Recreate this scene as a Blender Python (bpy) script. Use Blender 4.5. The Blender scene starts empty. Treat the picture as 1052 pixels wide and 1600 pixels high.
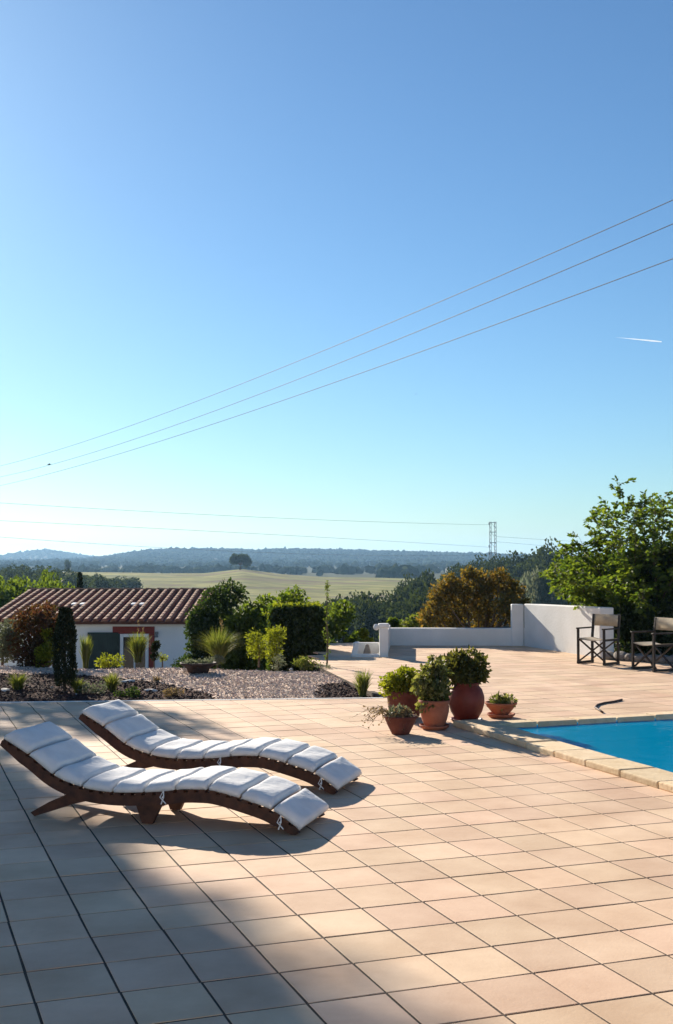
import bpy, bmesh, math, random
import numpy as np
from mathutils import Vector, Matrix
R = math.radians
S = bpy.context.scene
COL = S.collection

# ------------------------------------------------------------------ camera
F, EYE = 1900.0, 1.75                      # focal length in photo pixels, eye height
PITCH = math.atan(68 / F)
cam = bpy.data.cameras.new('camera'); cam_o = bpy.data.objects.new('camera', cam); COL.objects.link(cam_o)
cam.sensor_fit = 'VERTICAL'; cam.sensor_height = 24; cam.lens = 24 * F / 1600
cam.clip_start = .05; cam.clip_end = 120000
cam_o.location = (0, 0, EYE); cam_o.rotation_euler = (math.pi / 2 + PITCH, 0, 0)
S.camera = cam_o

# ------------------------------------------------------------------ sky, sun, exposure
SUN_AZ, SUN_EL = R(-27), R(22)             # azimuth from +Y (clockwise), elevation
w = bpy.data.worlds.new('World'); S.world = w; w.use_nodes = True
nt = w.node_tree; nt.nodes.clear()
sky = nt.nodes.new('ShaderNodeTexSky'); sky.sky_type = 'NISHITA'; sky.sun_disc = False
sky.sun_elevation = SUN_EL; sky.sun_rotation = SUN_AZ
sky.air_density = 1.0; sky.dust_density = 0.25; sky.ozone_density = 3.0; sky.altitude = 100
bg = nt.nodes.new('ShaderNodeBackground'); bg.inputs[1].default_value = .05
wo = nt.nodes.new('ShaderNodeOutputWorld')
tn_ = nt.nodes.new('ShaderNodeMix'); tn_.data_type = 'RGBA'; tn_.blend_type = 'MULTIPLY'; tn_.inputs[0].default_value = 1; tn_.inputs['B'].default_value = (.70, .95, 1.12, 1)   # colour balance of the photograph
nt.links.new(sky.outputs[0], tn_.inputs['A']); nt.links.new(tn_.outputs['Result'], bg.inputs[0]); nt.links.new(bg.outputs[0], wo.inputs[0])
sl = bpy.data.lights.new('sun', 'SUN'); sl.energy = 5.0; sl.angle = R(.55); sl.color = (1, .89, .74)
so = bpy.data.objects.new('sun', sl); COL.objects.link(so)
SDIR = Vector((math.sin(SUN_AZ) * math.cos(SUN_EL), math.cos(SUN_AZ) * math.cos(SUN_EL), math.sin(SUN_EL)))
so.rotation_euler = SDIR.to_track_quat('Z', 'Y').to_euler(); so.location = (-30, 60, 60)
S.view_settings.view_transform = 'Standard'; S.view_settings.look = 'None'
S.view_settings.exposure = 1.05; S.view_settings.gamma = 1; S.view_settings.use_curve_mapping = False
S.render.engine = 'CYCLES'
cy = S.cycles
cy.use_denoising = True
try: cy.denoiser = 'OPENIMAGEDENOISE'
except Exception: pass
cy.max_bounces = 8; cy.transparent_max_bounces = 12; cy.volume_bounces = 0; cy.sample_clamp_indirect = 6

# ------------------------------------------------------------------ pixel helpers (photo is 1052 x 1600)
def ray(px, py):
    dx, dy = (px - 526) / F, (800 - py) / F
    return Vector((dx, math.cos(PITCH) - dy * math.sin(PITCH), math.sin(PITCH) + dy * math.cos(PITCH)))
def G(px, py, z=0.0):                      # the point of the level z seen at a pixel
    r = ray(px, py); t = (z - EYE) / r.z
    return Vector((r.x * t, r.y * t, z))
def Dp(px, py, Y):                         # the point at depth Y seen at a pixel
    r = ray(px, py); t = Y / r.y
    return Vector((r.x * t, Y, EYE + r.z * t))

# ------------------------------------------------------------------ object helpers
def tag(o, label=None, cat=None, group=None, kind=None):
    if label: o['label'] = label
    if cat: o['category'] = cat
    if group: o['group'] = group
    if kind: o['kind'] = kind
    return o
def empty(name, loc, rz=0, label=None, cat=None, group=None):
    o = bpy.data.objects.new(name, None); COL.objects.link(o)
    o.location = loc; o.rotation_euler = (0, 0, rz); o.empty_display_size = .1
    return tag(o, label, cat, group)
def link(name, me, mat=None, parent=None, loc=None, rz=None):
    o = bpy.data.objects.new(name, me); COL.objects.link(o)
    if mat and not me.materials: me.materials.append(mat)
    if parent: o.parent = parent
    if loc is not None: o.location = loc
    if rz is not None: o.rotation_euler = (0, 0, rz)
    return o
def np_mesh(name, V, Fq):
    """V (n,3), Fq (m,k) arrays, all faces with k corners"""
    V = np.asarray(V, np.float32); Fq = np.asarray(Fq, np.int32)
    me = bpy.data.meshes.new(name); k = Fq.shape[1]; m = len(Fq)
    me.vertices.add(len(V)); me.vertices.foreach_set('co', V.ravel())
    me.loops.add(m * k); me.loops.foreach_set('vertex_index', Fq.ravel())
    me.polygons.add(m)
    me.polygons.foreach_set('loop_start', np.arange(0, m * k, k, dtype=np.int32))
    me.polygons.foreach_set('loop_total', np.full(m, k, np.int32))
    me.polygons.foreach_set('use_smooth', np.zeros(m, bool)); me.update(calc_edges=True); me.validate()
    return me
def copy_tree(o, parent=None):
    c = o.copy(); COL.objects.link(c); c.parent = parent
    for ch in o.children: copy_tree(ch, c)
    return c

class MB:
    def __init__(s): s.v = []; s.f = []
    def add(s, vs, fs):
        n = len(s.v); s.v += [tuple(v) for v in vs]; s.f += [tuple(i + n for i in f) for f in fs]; return s
    def box(s, c, d, M=None, taper=1.0):
        x, y, z = d[0] / 2, d[1] / 2, d[2] / 2; c = Vector(c)
        vs = [Vector((sx * x * (taper if sz > 0 else 1), sy * y * (taper if sz > 0 else 1), sz * z)) for sz in (-1, 1) for sx, sy in ((-1, -1), (1, -1), (1, 1), (-1, 1))]
        if M is not None: vs = [M @ v for v in vs]
        return s.add([v + c for v in vs], [(3, 2, 1, 0), (4, 5, 6, 7), (0, 1, 5, 4), (1, 2, 6, 5), (2, 3, 7, 6), (3, 0, 4, 7)])
    def bar(s, p0, p1, wd, ht, up=(0, 0, 1)):
        p0, p1 = Vector(p0), Vector(p1); a = (p1 - p0); L = a.length; a = a / L
        sd = a.cross(Vector(up))
        if sd.length < 1e-4: sd = a.cross(Vector((1, 0, 0)))
        sd.normalize(); u = sd.cross(a)
        M = Matrix((a, sd, u)).transposed()
        return s.box((p0 + p1) / 2, (L, wd, ht), M)
    def tube(s, pts, rs, n=8, cap=True):
        pts = [Vector(p) for p in pts]
        if not isinstance(rs, (list, tuple)): rs = [rs] * len(pts)
        b = len(s.v); ref = Vector((.13, .27, 1)).normalized()
        for i, p in enumerate(pts):
            t = (pts[min(i + 1, len(pts) - 1)] - pts[max(i - 1, 0)]).normalized()
            if abs(t.dot(ref)) > .95: rf = Vector((1, .2, 0)).normalized()
            else: rf = ref
            x = t.cross(rf).normalized(); y = t.cross(x)
            for k in range(n):
                a = 2 * math.pi * k / n
                s.v.append(tuple(p + (x * math.cos(a) + y * math.sin(a)) * rs[i]))
        for i in range(len(pts) - 1):
            for k in range(n):
                k2 = (k + 1) % n
                s.f.append((b + i * n + k, b + i * n + k2, b + (i + 1) * n + k2, b + (i + 1) * n + k))
        if cap:
            s.f.append(tuple(b + k for k in range(n))[::-1]); e = b + (len(pts) - 1) * n
            s.f.append(tuple(e + k for k in range(n)))
        return s
    def lathe(s, prof, n=28, mod=None, cap=True):
        b = len(s.v)
        for i, (r, z) in enumerate(prof):
            for k in range(n):
                a = 2 * math.pi * k / n; rr = r * (mod(a, i) if mod else 1)
                s.v.append((rr * math.cos(a), rr * math.sin(a), z))
        for i in range(len(prof) - 1):
            for k in range(n):
                k2 = (k + 1) % n
                s.f.append((b + i * n + k, b + i * n + k2, b + (i + 1) * n + k2, b + (i + 1) * n + k))
        if cap:
            s.f.append(tuple(b + k for k in range(n))[::-1]); e = b + (len(prof) - 1) * n
            s.f.append(tuple(e + k for k in range(n)))
        return s
    def prism(s, poly, z0, z1):
        n = len(poly)
        vs = [(p[0], p[1], z0) for p in poly] + [(p[0], p[1], z1) for p in poly]
        return s.add(vs, [tuple(range(n))[::-1], tuple(range(n, 2 * n))] + [(i, (i + 1) % n, n + (i + 1) % n, n + i) for i in range(n)])
    def mesh(s, name, smooth=False, bevel=0, seg=2):
        me = bpy.data.meshes.new(name); me.from_pydata(s.v, [], s.f); me.update()
        bm = bmesh.new(); bm.from_mesh(me)
        bmesh.ops.recalc_face_normals(bm, faces=bm.faces)
        if bevel:
            es = [e for e in bm.edges if len(e.link_faces) == 2 and e.calc_face_angle(0) > .6]
            bmesh.ops.bevel(bm, geom=es, offset=bevel, segments=seg, affect='EDGES', profile=.5)
        bm.to_mesh(me); bm.free()
        if smooth:
            for p in me.polygons: p.use_smooth = True
        return me
    def build(s, name, mat, parent=None, loc=None, rz=None, smooth=False, bevel=0):
        return link(name, s.mesh(name, smooth, bevel), mat, parent, loc, rz)

# ------------------------------------------------------------------ materials
def new_mat(name):
    m = bpy.data.materials.new(name); m.use_nodes = True
    n = m.node_tree.nodes; n.clear()
    out = n.new('ShaderNodeOutputMaterial'); return m, n, m.node_tree.links, out
def surf(name, c1, c2=None, rough=.8, scale=6, detail=6, bump=.15, bscale=None, spec=.3, c3=None, dist=.02, obj_rand=0, island=0, metal=0):
    """principled with two-tone noise colour, fine bump and, on request, a random shade for each piece"""
    m, n, l, out = new_mat(name)
    p = n.new('ShaderNodeBsdfPrincipled'); l.new(p.outputs[0], out.inputs[0])
    p.inputs['Roughness'].default_value = rough; p.inputs['Specular IOR Level'].default_value = spec; p.inputs['Metallic'].default_value = metal
    tc = n.new('ShaderNodeTexCoord'); geo = n.new('ShaderNodeNewGeometry')
    pos = geo.outputs['Position']
    no = n.new('ShaderNodeTexNoise'); no.inputs['Scale'].default_value = scale; no.inputs['Detail'].default_value = detail; no.inputs['Roughness'].default_value = .62
    l.new(pos, no.inputs['Vector'])
    rp = n.new('ShaderNodeValToRGB'); e = rp.color_ramp.elements
    e[0].position = .32; e[0].color = (*c1, 1); e[1].position = .68; e[1].color = (*(c2 or c1), 1)
    if c3: x = e.new(.5); x.color = (*c3, 1)
    l.new(no.outputs[0], rp.inputs[0]); colr = rp.outputs[0]
    if obj_rand or island:
        oi = n.new('ShaderNodeObjectInfo'); ad = n.new('ShaderNodeMath'); ad.operation = 'ADD'
        l.new(oi.outputs['Random'], ad.inputs[0]); l.new(geo.outputs['Random Per Island'], ad.inputs[1])
        fr = n.new('ShaderNodeMath'); fr.operation = 'FRACT'; l.new(ad.outputs[0], fr.inputs[0])
        mr = n.new('ShaderNodeMapRange'); k = obj_rand or island
        mr.inputs[3].default_value = 1 - k; mr.inputs[4].default_value = 1 + k; l.new(fr.outputs[0], mr.inputs[0])
        hs = n.new('ShaderNodeHueSaturation'); l.new(mr.outputs[0], hs.inputs['Value']); l.new(colr, hs.inputs['Color'])
        m2 = n.new('ShaderNodeMath'); m2.operation = 'MULTIPLY_ADD'; m2.inputs[1].default_value = 7.31; m2.inputs[2].default_value = .2; l.new(fr.outputs[0], m2.inputs[0])
        f2 = n.new('ShaderNodeMath'); f2.operation = 'FRACT'; l.new(m2.outputs[0], f2.inputs[0])
        mh = n.new('ShaderNodeMapRange'); mh.inputs[3].default_value = .5 - .02 * min(1, k * 3); mh.inputs[4].default_value = .5 + .02 * min(1, k * 3); l.new(f2.outputs[0], mh.inputs[0])
        l.new(mh.outputs[0], hs.inputs['Hue']); colr = hs.outputs[0]
    l.new(colr, p.inputs['Base Color'])
    if bump:
        nb = n.new('ShaderNodeTexNoise'); nb.inputs['Scale'].default_value = bscale or scale * 6; nb.inputs['Detail'].default_value = 5
        l.new(pos, nb.inputs['Vector'])
        b = n.new('ShaderNodeBump'); b.inputs['Strength'].default_value = bump; b.inputs['Distance'].default_value = dist
        l.new(nb.outputs[0], b.inputs['Height']); l.new(b.outputs[0], p.inputs['Normal'])
    return m
def leafmat(name, cols, trans=.5, gloss=.03, tint=None):
    """leaf: diffuse + translucent + a little sheen, a random colour for each leaf"""
    m, n, l, out = new_mat(name)
    geo = n.new('ShaderNodeNewGeometry'); oi = n.new('ShaderNodeObjectInfo')
    ad = n.new('ShaderNodeMath'); ad.operation = 'MULTIPLY_ADD'; ad.inputs[1].default_value = .35
    l.new(oi.outputs['Random'], ad.inputs[0]); l.new(geo.outputs['Random Per Island'], ad.inputs[2])
    fr = n.new('ShaderNodeMath'); fr.operation = 'FRACT'; l.new(ad.outputs[0], fr.inputs[0])
    rp = n.new('ShaderNodeValToRGB'); e = rp.color_ramp.elements
    k = len(cols)
    e[0].color = (*cols[0], 1); e[1].color = (*cols[-1], 1)
    for i in range(1, k - 1): x = e.new(i / (k - 1)); x.color = (*cols[i], 1)
    l.new(fr.outputs[0], rp.inputs[0])
    d = n.new('ShaderNodeBsdfDiffuse'); t = n.new('ShaderNodeBsdfTranslucent'); g = n.new('ShaderNodeBsdfGlossy')
    g.inputs['Roughness'].default_value = .5; g.inputs['Color'].default_value = (.8, .8, .8, 1)
    l.new(rp.outputs[0], d.inputs[0])
    br = n.new('ShaderNodeMix'); br.data_type = 'RGBA'; br.blend_type = 'MULTIPLY'; br.inputs[0].default_value = 1
    tc = tint or (1.7, 1.75, .8)
    br.inputs['B'].default_value = (*tc, 1); l.new(rp.outputs[0], br.inputs['A']); l.new(br.outputs['Result'], t.inputs[0])
    m1 = n.new('ShaderNodeMixShader'); m1.inputs[0].default_value = trans; l.new(d.outputs[0], m1.inputs[1]); l.new(t.outputs[0], m1.inputs[2])
    m2 = n.new('ShaderNodeMixShader'); m2.inputs[0].default_value = gloss; l.new(m1.outputs[0], m2.inputs[1]); l.new(g.outputs[0], m2.inputs[2])
    l.new(m2.outputs[0], out.inputs[0]); return m

M = {}
M['tile'] = surf('terracotta_paving', (.55, .365, .235), (.73, .53, .365), rough=.72, scale=1.6, bump=.25, bscale=60, spec=.25, obj_rand=.10, dist=.004)
M['grout'] = surf('paving_joint', (.05, .036, .028), (.095, .066, .048), rough=.95, scale=9, bump=.4, bscale=80)
M['coping'] = surf('pool_coping_stone', (.60, .44, .26), (.74, .58, .38), rough=.85, scale=7, bump=.5, bscale=30, obj_rand=.1, dist=.01)
M['basin'] = surf('pool_lining', (.015, .56, .86), (.03, .62, .90), rough=.5, scale=2, bump=0)
M['white'] = surf('white_limewash', (.70, .70, .67), (.80, .80, .78), rough=.9, scale=1.7, bump=.35, bscale=25, dist=.01)
M['housewhite'] = surf('house_render', (.78, .79, .78), (.86, .86, .85), rough=.9, scale=.9, bump=.2, bscale=14)
M['roof'] = surf('old_roof_tile', (.20, .085, .05), (.34, .16, .10), rough=.85, scale=3, bump=.3, bscale=20, obj_rand=.16)
M['roofdeck'] = surf('roof_channel_tile', (.085, .035, .025), (.14, .06, .042), rough=.9, scale=3, bump=.2)
M['red'] = surf('red_oxide_paint', (.20, .028, .02), (.27, .045, .03), rough=.7, scale=3, bump=.1)
M['green_paint'] = surf('dark_green_paint', (.012, .03, .028), (.02, .045, .04), rough=.45, scale=3, bump=.1)
M['frame_white'] = surf('white_gloss_paint', (.72, .73, .72), (.8, .8, .8), rough=.4, scale=4, bump=.05)
M['glass'] = surf('dim_window_glass', (.02, .022, .022), (.03, .03, .03), rough=.08, bump=0, spec=.6)
M['metal'] = surf('galvanised_steel', (.16, .17, .18), (.24, .25, .26), rough=.55, scale=8, bump=.05, metal=.6)
M['cable'] = surf('weathered_cable', (.10, .11, .12), (.16, .17, .18), rough=.6, bump=0)
M['bird'] = surf('dark_feather', (.02, .02, .022), (.04, .04, .04), rough=.7, bump=0)
M['wood'] = surf('dark_oiled_wood', (.042, .015, .008), (.105, .038, .018), rough=.5, scale=14, bump=.3, bscale=50, spec=.4, dist=.004)
M['chairwood'] = surf('dark_stained_frame', (.022, .017, .013), (.05, .038, .03), rough=.5, scale=14, bump=.2, bscale=60)
M['bark'] = surf('brown_bark', (.07, .048, .03), (.15, .11, .075), rough=.95, scale=9, bump=.6, bscale=30)
M['soil'] = surf('potting_soil', (.03, .02, .014), (.06, .042, .03), rough=1, scale=30, bump=.6, bscale=60)
M['rock'] = surf('pale_limestone', (.5, .48, .44), (.68, .66, .62), rough=.9, scale=9, bump=.5, bscale=25)
M['greyrock'] = surf('grey_edging_stone', (.16, .145, .13), (.28, .25, .22), rough=.95, scale=5, bump=.6, bscale=18)
M['pot_red'] = surf('red_glazed_clay', (.14, .020, .012), (.21, .038, .022), rough=.5, scale=7, bump=.2, bscale=40)
M['pot_terra'] = surf('terracotta_clay', (.28, .088, .045), (.38, .14, .08), rough=.85, scale=8, bump=.3, bscale=40)
M['pot_brown'] = surf('brown_clay', (.10, .028, .02), (.17, .055, .038), rough=.8, scale=8, bump=.3, bscale=40)
M['pot_dark'] = surf('backlit_dark_bowl', (.03, .019, .017), (.055, .034, .03), rough=.8, scale=8, bump=.3, bscale=40)  # colour darkened to stand in for the bowl's backlit shade
M['hose'] = surf('dark_rubber_hose', (.05, .03, .025), (.09, .05, .04), rough=.7, bump=0)

def cloth(name, c1, c2, trans=.25):
    m, n, l, out = new_mat(name)
    geo = n.new('ShaderNodeNewGeometry')
    no = n.new('ShaderNodeTexNoise'); no.inputs['Scale'].default_value = 9; no.inputs['Detail'].default_value = 5; l.new(geo.outputs['Position'], no.inputs['Vector'])
    rp = n.new('ShaderNodeValToRGB'); rp.color_ramp.elements[0].color = (*c1, 1); rp.color_ramp.elements[1].color = (*c2, 1)
    rp.color_ramp.elements[0].position = .3; rp.color_ramp.elements[1].position = .7; l.new(no.outputs[0], rp.inputs[0])
    p = n.new('ShaderNodeBsdfPrincipled'); p.inputs['Roughness'].default_value = .95; p.inputs['Specular IOR Level'].default_value = .1
    p.inputs['Sheen Weight'].default_value = .15
    l.new(rp.outputs[0], p.inputs['Base Color'])
    nb = n.new('ShaderNodeTexNoise'); nb.inputs['Scale'].default_value = 22; nb.inputs['Detail'].default_value = 6; l.new(geo.outputs['Position'], nb.inputs['Vector'])
    b = n.new('ShaderNodeBump'); b.inputs['Strength'].default_value = .5; b.inputs['Distance'].default_value = .012; l.new(nb.outputs[0], b.inputs['Height']); l.new(b.outputs[0], p.inputs['Normal'])
    t = n.new('ShaderNodeBsdfTranslucent'); l.new(rp.outputs[0], t.inputs[0])
    mx = n.new('ShaderNodeMixShader'); mx.inputs[0].default_value = trans; l.new(p.outputs[0], mx.inputs[1]); l.new(t.outputs[0], mx.inputs[2])
    l.new(mx.outputs[0], out.inputs[0]); return m
M['cushion'] = cloth('off_white_canvas', (.72, .72, .71), (.82, .82, .81), .04)
M['canvas'] = cloth('cream_chair_canvas', (.55, .47, .36), (.68, .60, .47), .45)

def gravel_mat():
    m, n, l, out = new_mat('garden_gravel')
    p = n.new('ShaderNodeBsdfPrincipled'); p.inputs['Roughness'].default_value = 1; p.inputs['Specular IOR Level'].default_value = .1
    l.new(p.outputs[0], out.inputs[0]); geo = n.new('ShaderNodeNewGeometry')
    v = n.new('ShaderNodeTexVoronoi'); v.inputs['Scale'].default_value = 38; l.new(geo.outputs['Position'], v.inputs['Vector'])
    rp = n.new('ShaderNodeValToRGB'); e = rp.color_ramp.elements
    e[0].color = (.36, .26, .20, 1); e[1].color = (.72, .61, .52, 1); x = e.new(.5); x.color = (.56, .43, .35, 1)
    s = n.new('ShaderNodeSeparateColor'); l.new(v.outputs['Color'], s.inputs[0]); l.new(s.outputs[0], rp.inputs[0])
    att = n.new('ShaderNodeAttribute'); att.attribute_name = 'mulch'
    no = n.new('ShaderNodeTexNoise'); no.inputs['Scale'].default_value = 3.5; no.inputs['Detail'].default_value = 6; l.new(geo.outputs['Position'], no.inputs['Vector'])
    a = n.new('ShaderNodeMath'); a.operation = 'MULTIPLY_ADD'; a.inputs[1].default_value = 1.0; l.new(no.outputs[0], a.inputs[0])
    a.inputs[2].default_value = -.5; a2 = n.new('ShaderNodeMath'); a2.operation = 'ADD'; l.new(a.outputs[0], a2.inputs[0]); l.new(att.outputs['Fac'], a2.inputs[1])
    st = n.new('ShaderNodeMapRange'); st.inputs[1].default_value = .42; st.inputs[2].default_value = .58; l.new(a2.outputs[0], st.inputs[0])
    r2 = n.new('ShaderNodeValToRGB'); r2.color_ramp.elements[0].color = (.022, .012, .010, 1); r2.color_ramp.elements[1].color = (.11, .06, .05, 1); l.new(s.outputs[1], r2.inputs[0])
    mx = n.new('ShaderNodeMix'); mx.data_type = 'RGBA'; l.new(st.outputs[0], mx.inputs[0]); l.new(rp.outputs[0], mx.inputs['A']); l.new(r2.outputs[0], mx.inputs['B'])
    l.new(mx.outputs['Result'], p.inputs['Base Color'])
    b = n.new('ShaderNodeBump'); b.inputs['Strength'].default_value = .8; b.inputs['Distance'].default_value = .03
    l.new(v.outputs['Distance'], b.inputs['Height']); b.invert = True; l.new(b.outputs[0], p.inputs['Normal']); return m
M['gravel'] = gravel_mat()

def terrain_mat():
    m, n, l, out = new_mat('valley_land')
    p = n.new('ShaderNodeBsdfPrincipled'); p.inputs['Roughness'].default_value = 1; p.inputs['Specular IOR Level'].default_value = .05
    l.new(p.outputs[0], out.inputs[0]); geo = n.new('ShaderNodeNewGeometry')
    mp = n.new('ShaderNodeMapping'); mp.inputs['Rotation'].default_value = (0, 0, .35); mp.inputs['Scale'].default_value = (.016, .028, .03); l.new(geo.outputs['Position'], mp.inputs[0])
    n1 = n.new('ShaderNodeTexNoise'); n1.inputs['Scale'].default_value = 1.0; n1.inputs['Detail'].default_value = 8; n1.inputs['Roughness'].default_value = .6; l.new(mp.outputs[0], n1.inputs['Vector'])
    rp = n.new('ShaderNodeValToRGB'); e = rp.color_ramp.elements
    e[0].position = .30; e[0].color = (.085, .095, .035, 1); e[1].position = .70; e[1].color = (.27, .22, .09, 1)
    for ps, c in ((.41, (.15, .17, .05)), (.48, (.25, .24, .085)), (.54, (.16, .17, .055)), (.61, (.15, .12, .07))): x = e.new(ps); x.color = (*c, 1)
    l.new(n1.outputs[0], rp.inputs[0])
    n2 = n.new('ShaderNodeTexNoise'); n2.inputs['Scale'].default_value = .045; n2.inputs['Detail'].default_value = 12; n2.inputs['Roughness'].default_value = .75; l.new(geo.outputs['Position'], n2.inputs['Vector'])
    r2 = n.new('ShaderNodeValToRGB'); r2.color_ramp.elements[0].position = .3; r2.color_ramp.elements[1].position = .7; r2.color_ramp.elements[0].color = (.5, .5, .55, 1); r2.color_ramp.elements[1].color = (1.4, 1.35, 1.2, 1); l.new(n2.outputs[0], r2.inputs[0])
    mu = n.new('ShaderNodeMix'); mu.data_type = 'RGBA'; mu.blend_type = 'MULTIPLY'; mu.inputs[0].default_value = 1
    l.new(rp.outputs[0], mu.inputs['A']); l.new(r2.outputs[0], mu.inputs['B'])
    att = n.new('ShaderNodeAttribute'); att.attribute_name = 'scrub'
    mx = n.new('ShaderNodeMix'); mx.data_type = 'RGBA'; l.new(att.outputs['Fac'], mx.inputs[0]); l.new(mu.outputs['Result'], mx.inputs['A']); mx.inputs['B'].default_value = (.05, .06, .03, 1)
    l.new(mx.outputs['Result'], p.inputs['Base Color']); return m
M['terrain'] = terrain_mat()

def water_mat():
    m, n, l, out = new_mat('pool_water')
    rf = n.new('ShaderNodeBsdfRefraction'); rf.inputs['IOR'].default_value = 1.33; rf.inputs['Roughness'].default_value = 0; rf.inputs['Color'].default_value = (.75, .95, 1, 1)
    gl_ = n.new('ShaderNodeBsdfGlossy'); gl_.inputs['Roughness'].default_value = .03; fr = n.new('ShaderNodeFresnel'); fr.inputs['IOR'].default_value = 1.33
    geo = n.new('ShaderNodeNewGeometry')
    no = n.new('ShaderNodeTexNoise'); no.inputs['Scale'].default_value = 5; no.inputs['Detail'].default_value = 4; l.new(geo.outputs['Position'], no.inputs['Vector'])
    b = n.new('ShaderNodeBump'); b.inputs['Strength'].default_value = .3; b.inputs['Distance'].default_value = .02; l.new(no.outputs[0], b.inputs['Height'])
    for x in (gl_, fr): l.new(b.outputs[0], x.inputs['Normal'])
    mu = n.new('ShaderNodeMath'); mu.operation = 'MULTIPLY'; mu.inputs[1].default_value = .5; l.new(fr.outputs[0], mu.inputs[0])
    tp = n.new('ShaderNodeBsdfTransparent'); tp.inputs[0].default_value = (.72, .95, 1, 1); mt = n.new('ShaderNodeMixShader'); mt.inputs[0].default_value = .6; l.new(rf.outputs[0], mt.inputs[1]); l.new(tp.outputs[0], mt.inputs[2])
    df = n.new('ShaderNodeBsdfDiffuse'); df.inputs[0].default_value = (.0, .46, .74, 1); md = n.new('ShaderNodeMixShader'); md.inputs[0].default_value = .38; l.new(mt.outputs[0], md.inputs[1]); l.new(df.outputs[0], md.inputs[2])   # light scattered back by the water itself
    mx = n.new('ShaderNodeMixShader'); l.new(mu.outputs[0], mx.inputs[0]); l.new(md.outputs[0], mx.inputs[1]); l.new(gl_.outputs[0], mx.inputs[2])
    l.new(mx.outputs[0], out.inputs[0]); return m
M['water'] = water_mat()

LM = {
 'shade': leafmat('dense_evergreen_leaf', [(.014, .028, .010), (.03, .05, .014), (.05, .075, .02)], .12),
 'fresh': leafmat('fresh_leaf', [(.035, .065, .010), (.075, .115, .016), (.13, .16, .022), (.05, .08, .013)], .52),
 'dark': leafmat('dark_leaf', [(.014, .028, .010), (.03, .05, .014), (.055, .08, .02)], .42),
 'mid': leafmat('mid_leaf', [(.045, .07, .012), (.085, .12, .02), (.13, .165, .028)], .5),
 'lime': leafmat('lime_leaf', [(.13, .15, .012), (.20, .21, .018), (.09, .11, .012)], .5),
 'olive': leafmat('olive_leaf', [(.05, .055, .016), (.085, .085, .022), (.12, .11, .03), (.035, .042, .013)], .42),
 'autumn': leafmat('autumn_leaf', [(.09, .065, .02), (.16, .115, .025), (.11, .115, .035), (.22, .15, .03), (.06, .06, .02), (.13, .12, .05)], .45, tint=(1.7, 1.4, .7)),
 'purple': leafmat('plum_leaf', [(.05, .022, .018), (.09, .045, .022), (.05, .05, .018), (.12, .07, .03)], .4, tint=(1.7, 1.3, .8)),
 'silver': leafmat('grey_green_leaf', [(.09, .11, .07), (.13, .15, .10), (.17, .18, .13)], .4, tint=(1.3, 1.3, 1)),
 'grass': leafmat('grass_blade', [(.07, .10, .02), (.13, .15, .035), (.20, .19, .07)], .5),
 'dry': leafmat('dry_stem', [(.16, .12, .07), (.24, .18, .10), (.12, .10, .05)], .4, tint=(1.3, 1.2, .9)),
 'varieg': leafmat('cream_edged_leaf', [(.05, .07, .02), (.22, .21, .09), (.09, .10, .03), (.06, .07, .025)], .45),
 'far': leafmat('far_tree_leaf', [(.025, .040, .018), (.045, .06, .022), (.06, .075, .03)], .3, gloss=0, tint=(1.4, 1.4, .8)),
 'cypress': leafmat('cypress_needle', [(.012, .020, .010), (.022, .032, .013), (.035, .042, .018)], .25),
}

# ------------------------------------------------------------------ foliage builders
def unit(rng, n):
    v = rng.normal(size=(n, 3)); return v / np.linalg.norm(v, axis=1)[:, None]
def leaves(name, P, L, rng, mat, parent, aspect=.32, dirs=None, bias=.6, droop=.0, loc=None):
    P = np.asarray(P); n = len(P); L = np.broadcast_to(np.asarray(L, float), (n,))
    a = unit(rng, n)
    if dirs is not None: a = a + np.asarray(dirs) * bias * 2
    a[:, 2] -= droop
    a /= np.linalg.norm(a, axis=1)[:, None]
    b = np.cross(a, unit(rng, n)); b /= np.linalg.norm(b, axis=1)[:, None]
    c = np.cross(a, b)
    W = L * aspect; fo = (rng.random(n) * .3) * W
    V = np.stack([P, P + a * (L * .5)[:, None] + b * W[:, None] + c * fo[:, None], P + a * L[:, None], P + a * (L * .5)[:, None] - b * W[:, None] + c * fo[:, None]], 1).reshape(-1, 3)
    Fq = np.arange(n * 4).reshape(n, 4)
    return link(name, np_mesh(name, V, Fq), mat, parent, loc)
def clump_pts(rng, clumps, n, inner=.55):
    C = np.array([c[:3] for c in clumps]); Rr = np.array([c[3] for c in clumps]); SZ = np.array([c[4] if len(c) > 4 else 1. for c in clumps])
    pw = Rr ** 2; idx = rng.choice(len(C), n, p=pw / pw.sum()); d = unit(rng, n)
    r = Rr[idx] * (inner + (1 - inner) * rng.random(n) ** .7)
    off = d * r[:, None]; off[:, 2] *= SZ[idx]
    return C[idx] + off, d
def blob_clumps(rng, n, cx, cz, rx, rz, cr, ry=None, low=.0):
    """clumps spread over an uneven ellipsoid"""
    out = []
    for _ in range(n):
        d = unit(rng, 1)[0]; k = .45 + .5 * rng.random()
        z = cz + d[2] * rz * k
        out.append((cx + d[0] * rx * k, d[1] * (ry or rx) * k, max(z, low), cr * (.65 + .7 * rng.random())))
    return out
def limbs(mb, rng, base, clumps, r0, k=8):
    """tapered limbs from the trunk top out to some of the clumps"""
    base = Vector(base)
    for c in clumps[:k]:
        t = Vector(c[:3]); m = base.lerp(t, .5) + Vector(rng.normal(size=3) * .06 * (t - base).length) + Vector((0, 0, .08 * (t - base).length))
        mb.tube([base, base.lerp(m, .5), m, t], [r0, r0 * .75, r0 * .5, r0 * .15], 5, False)
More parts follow.
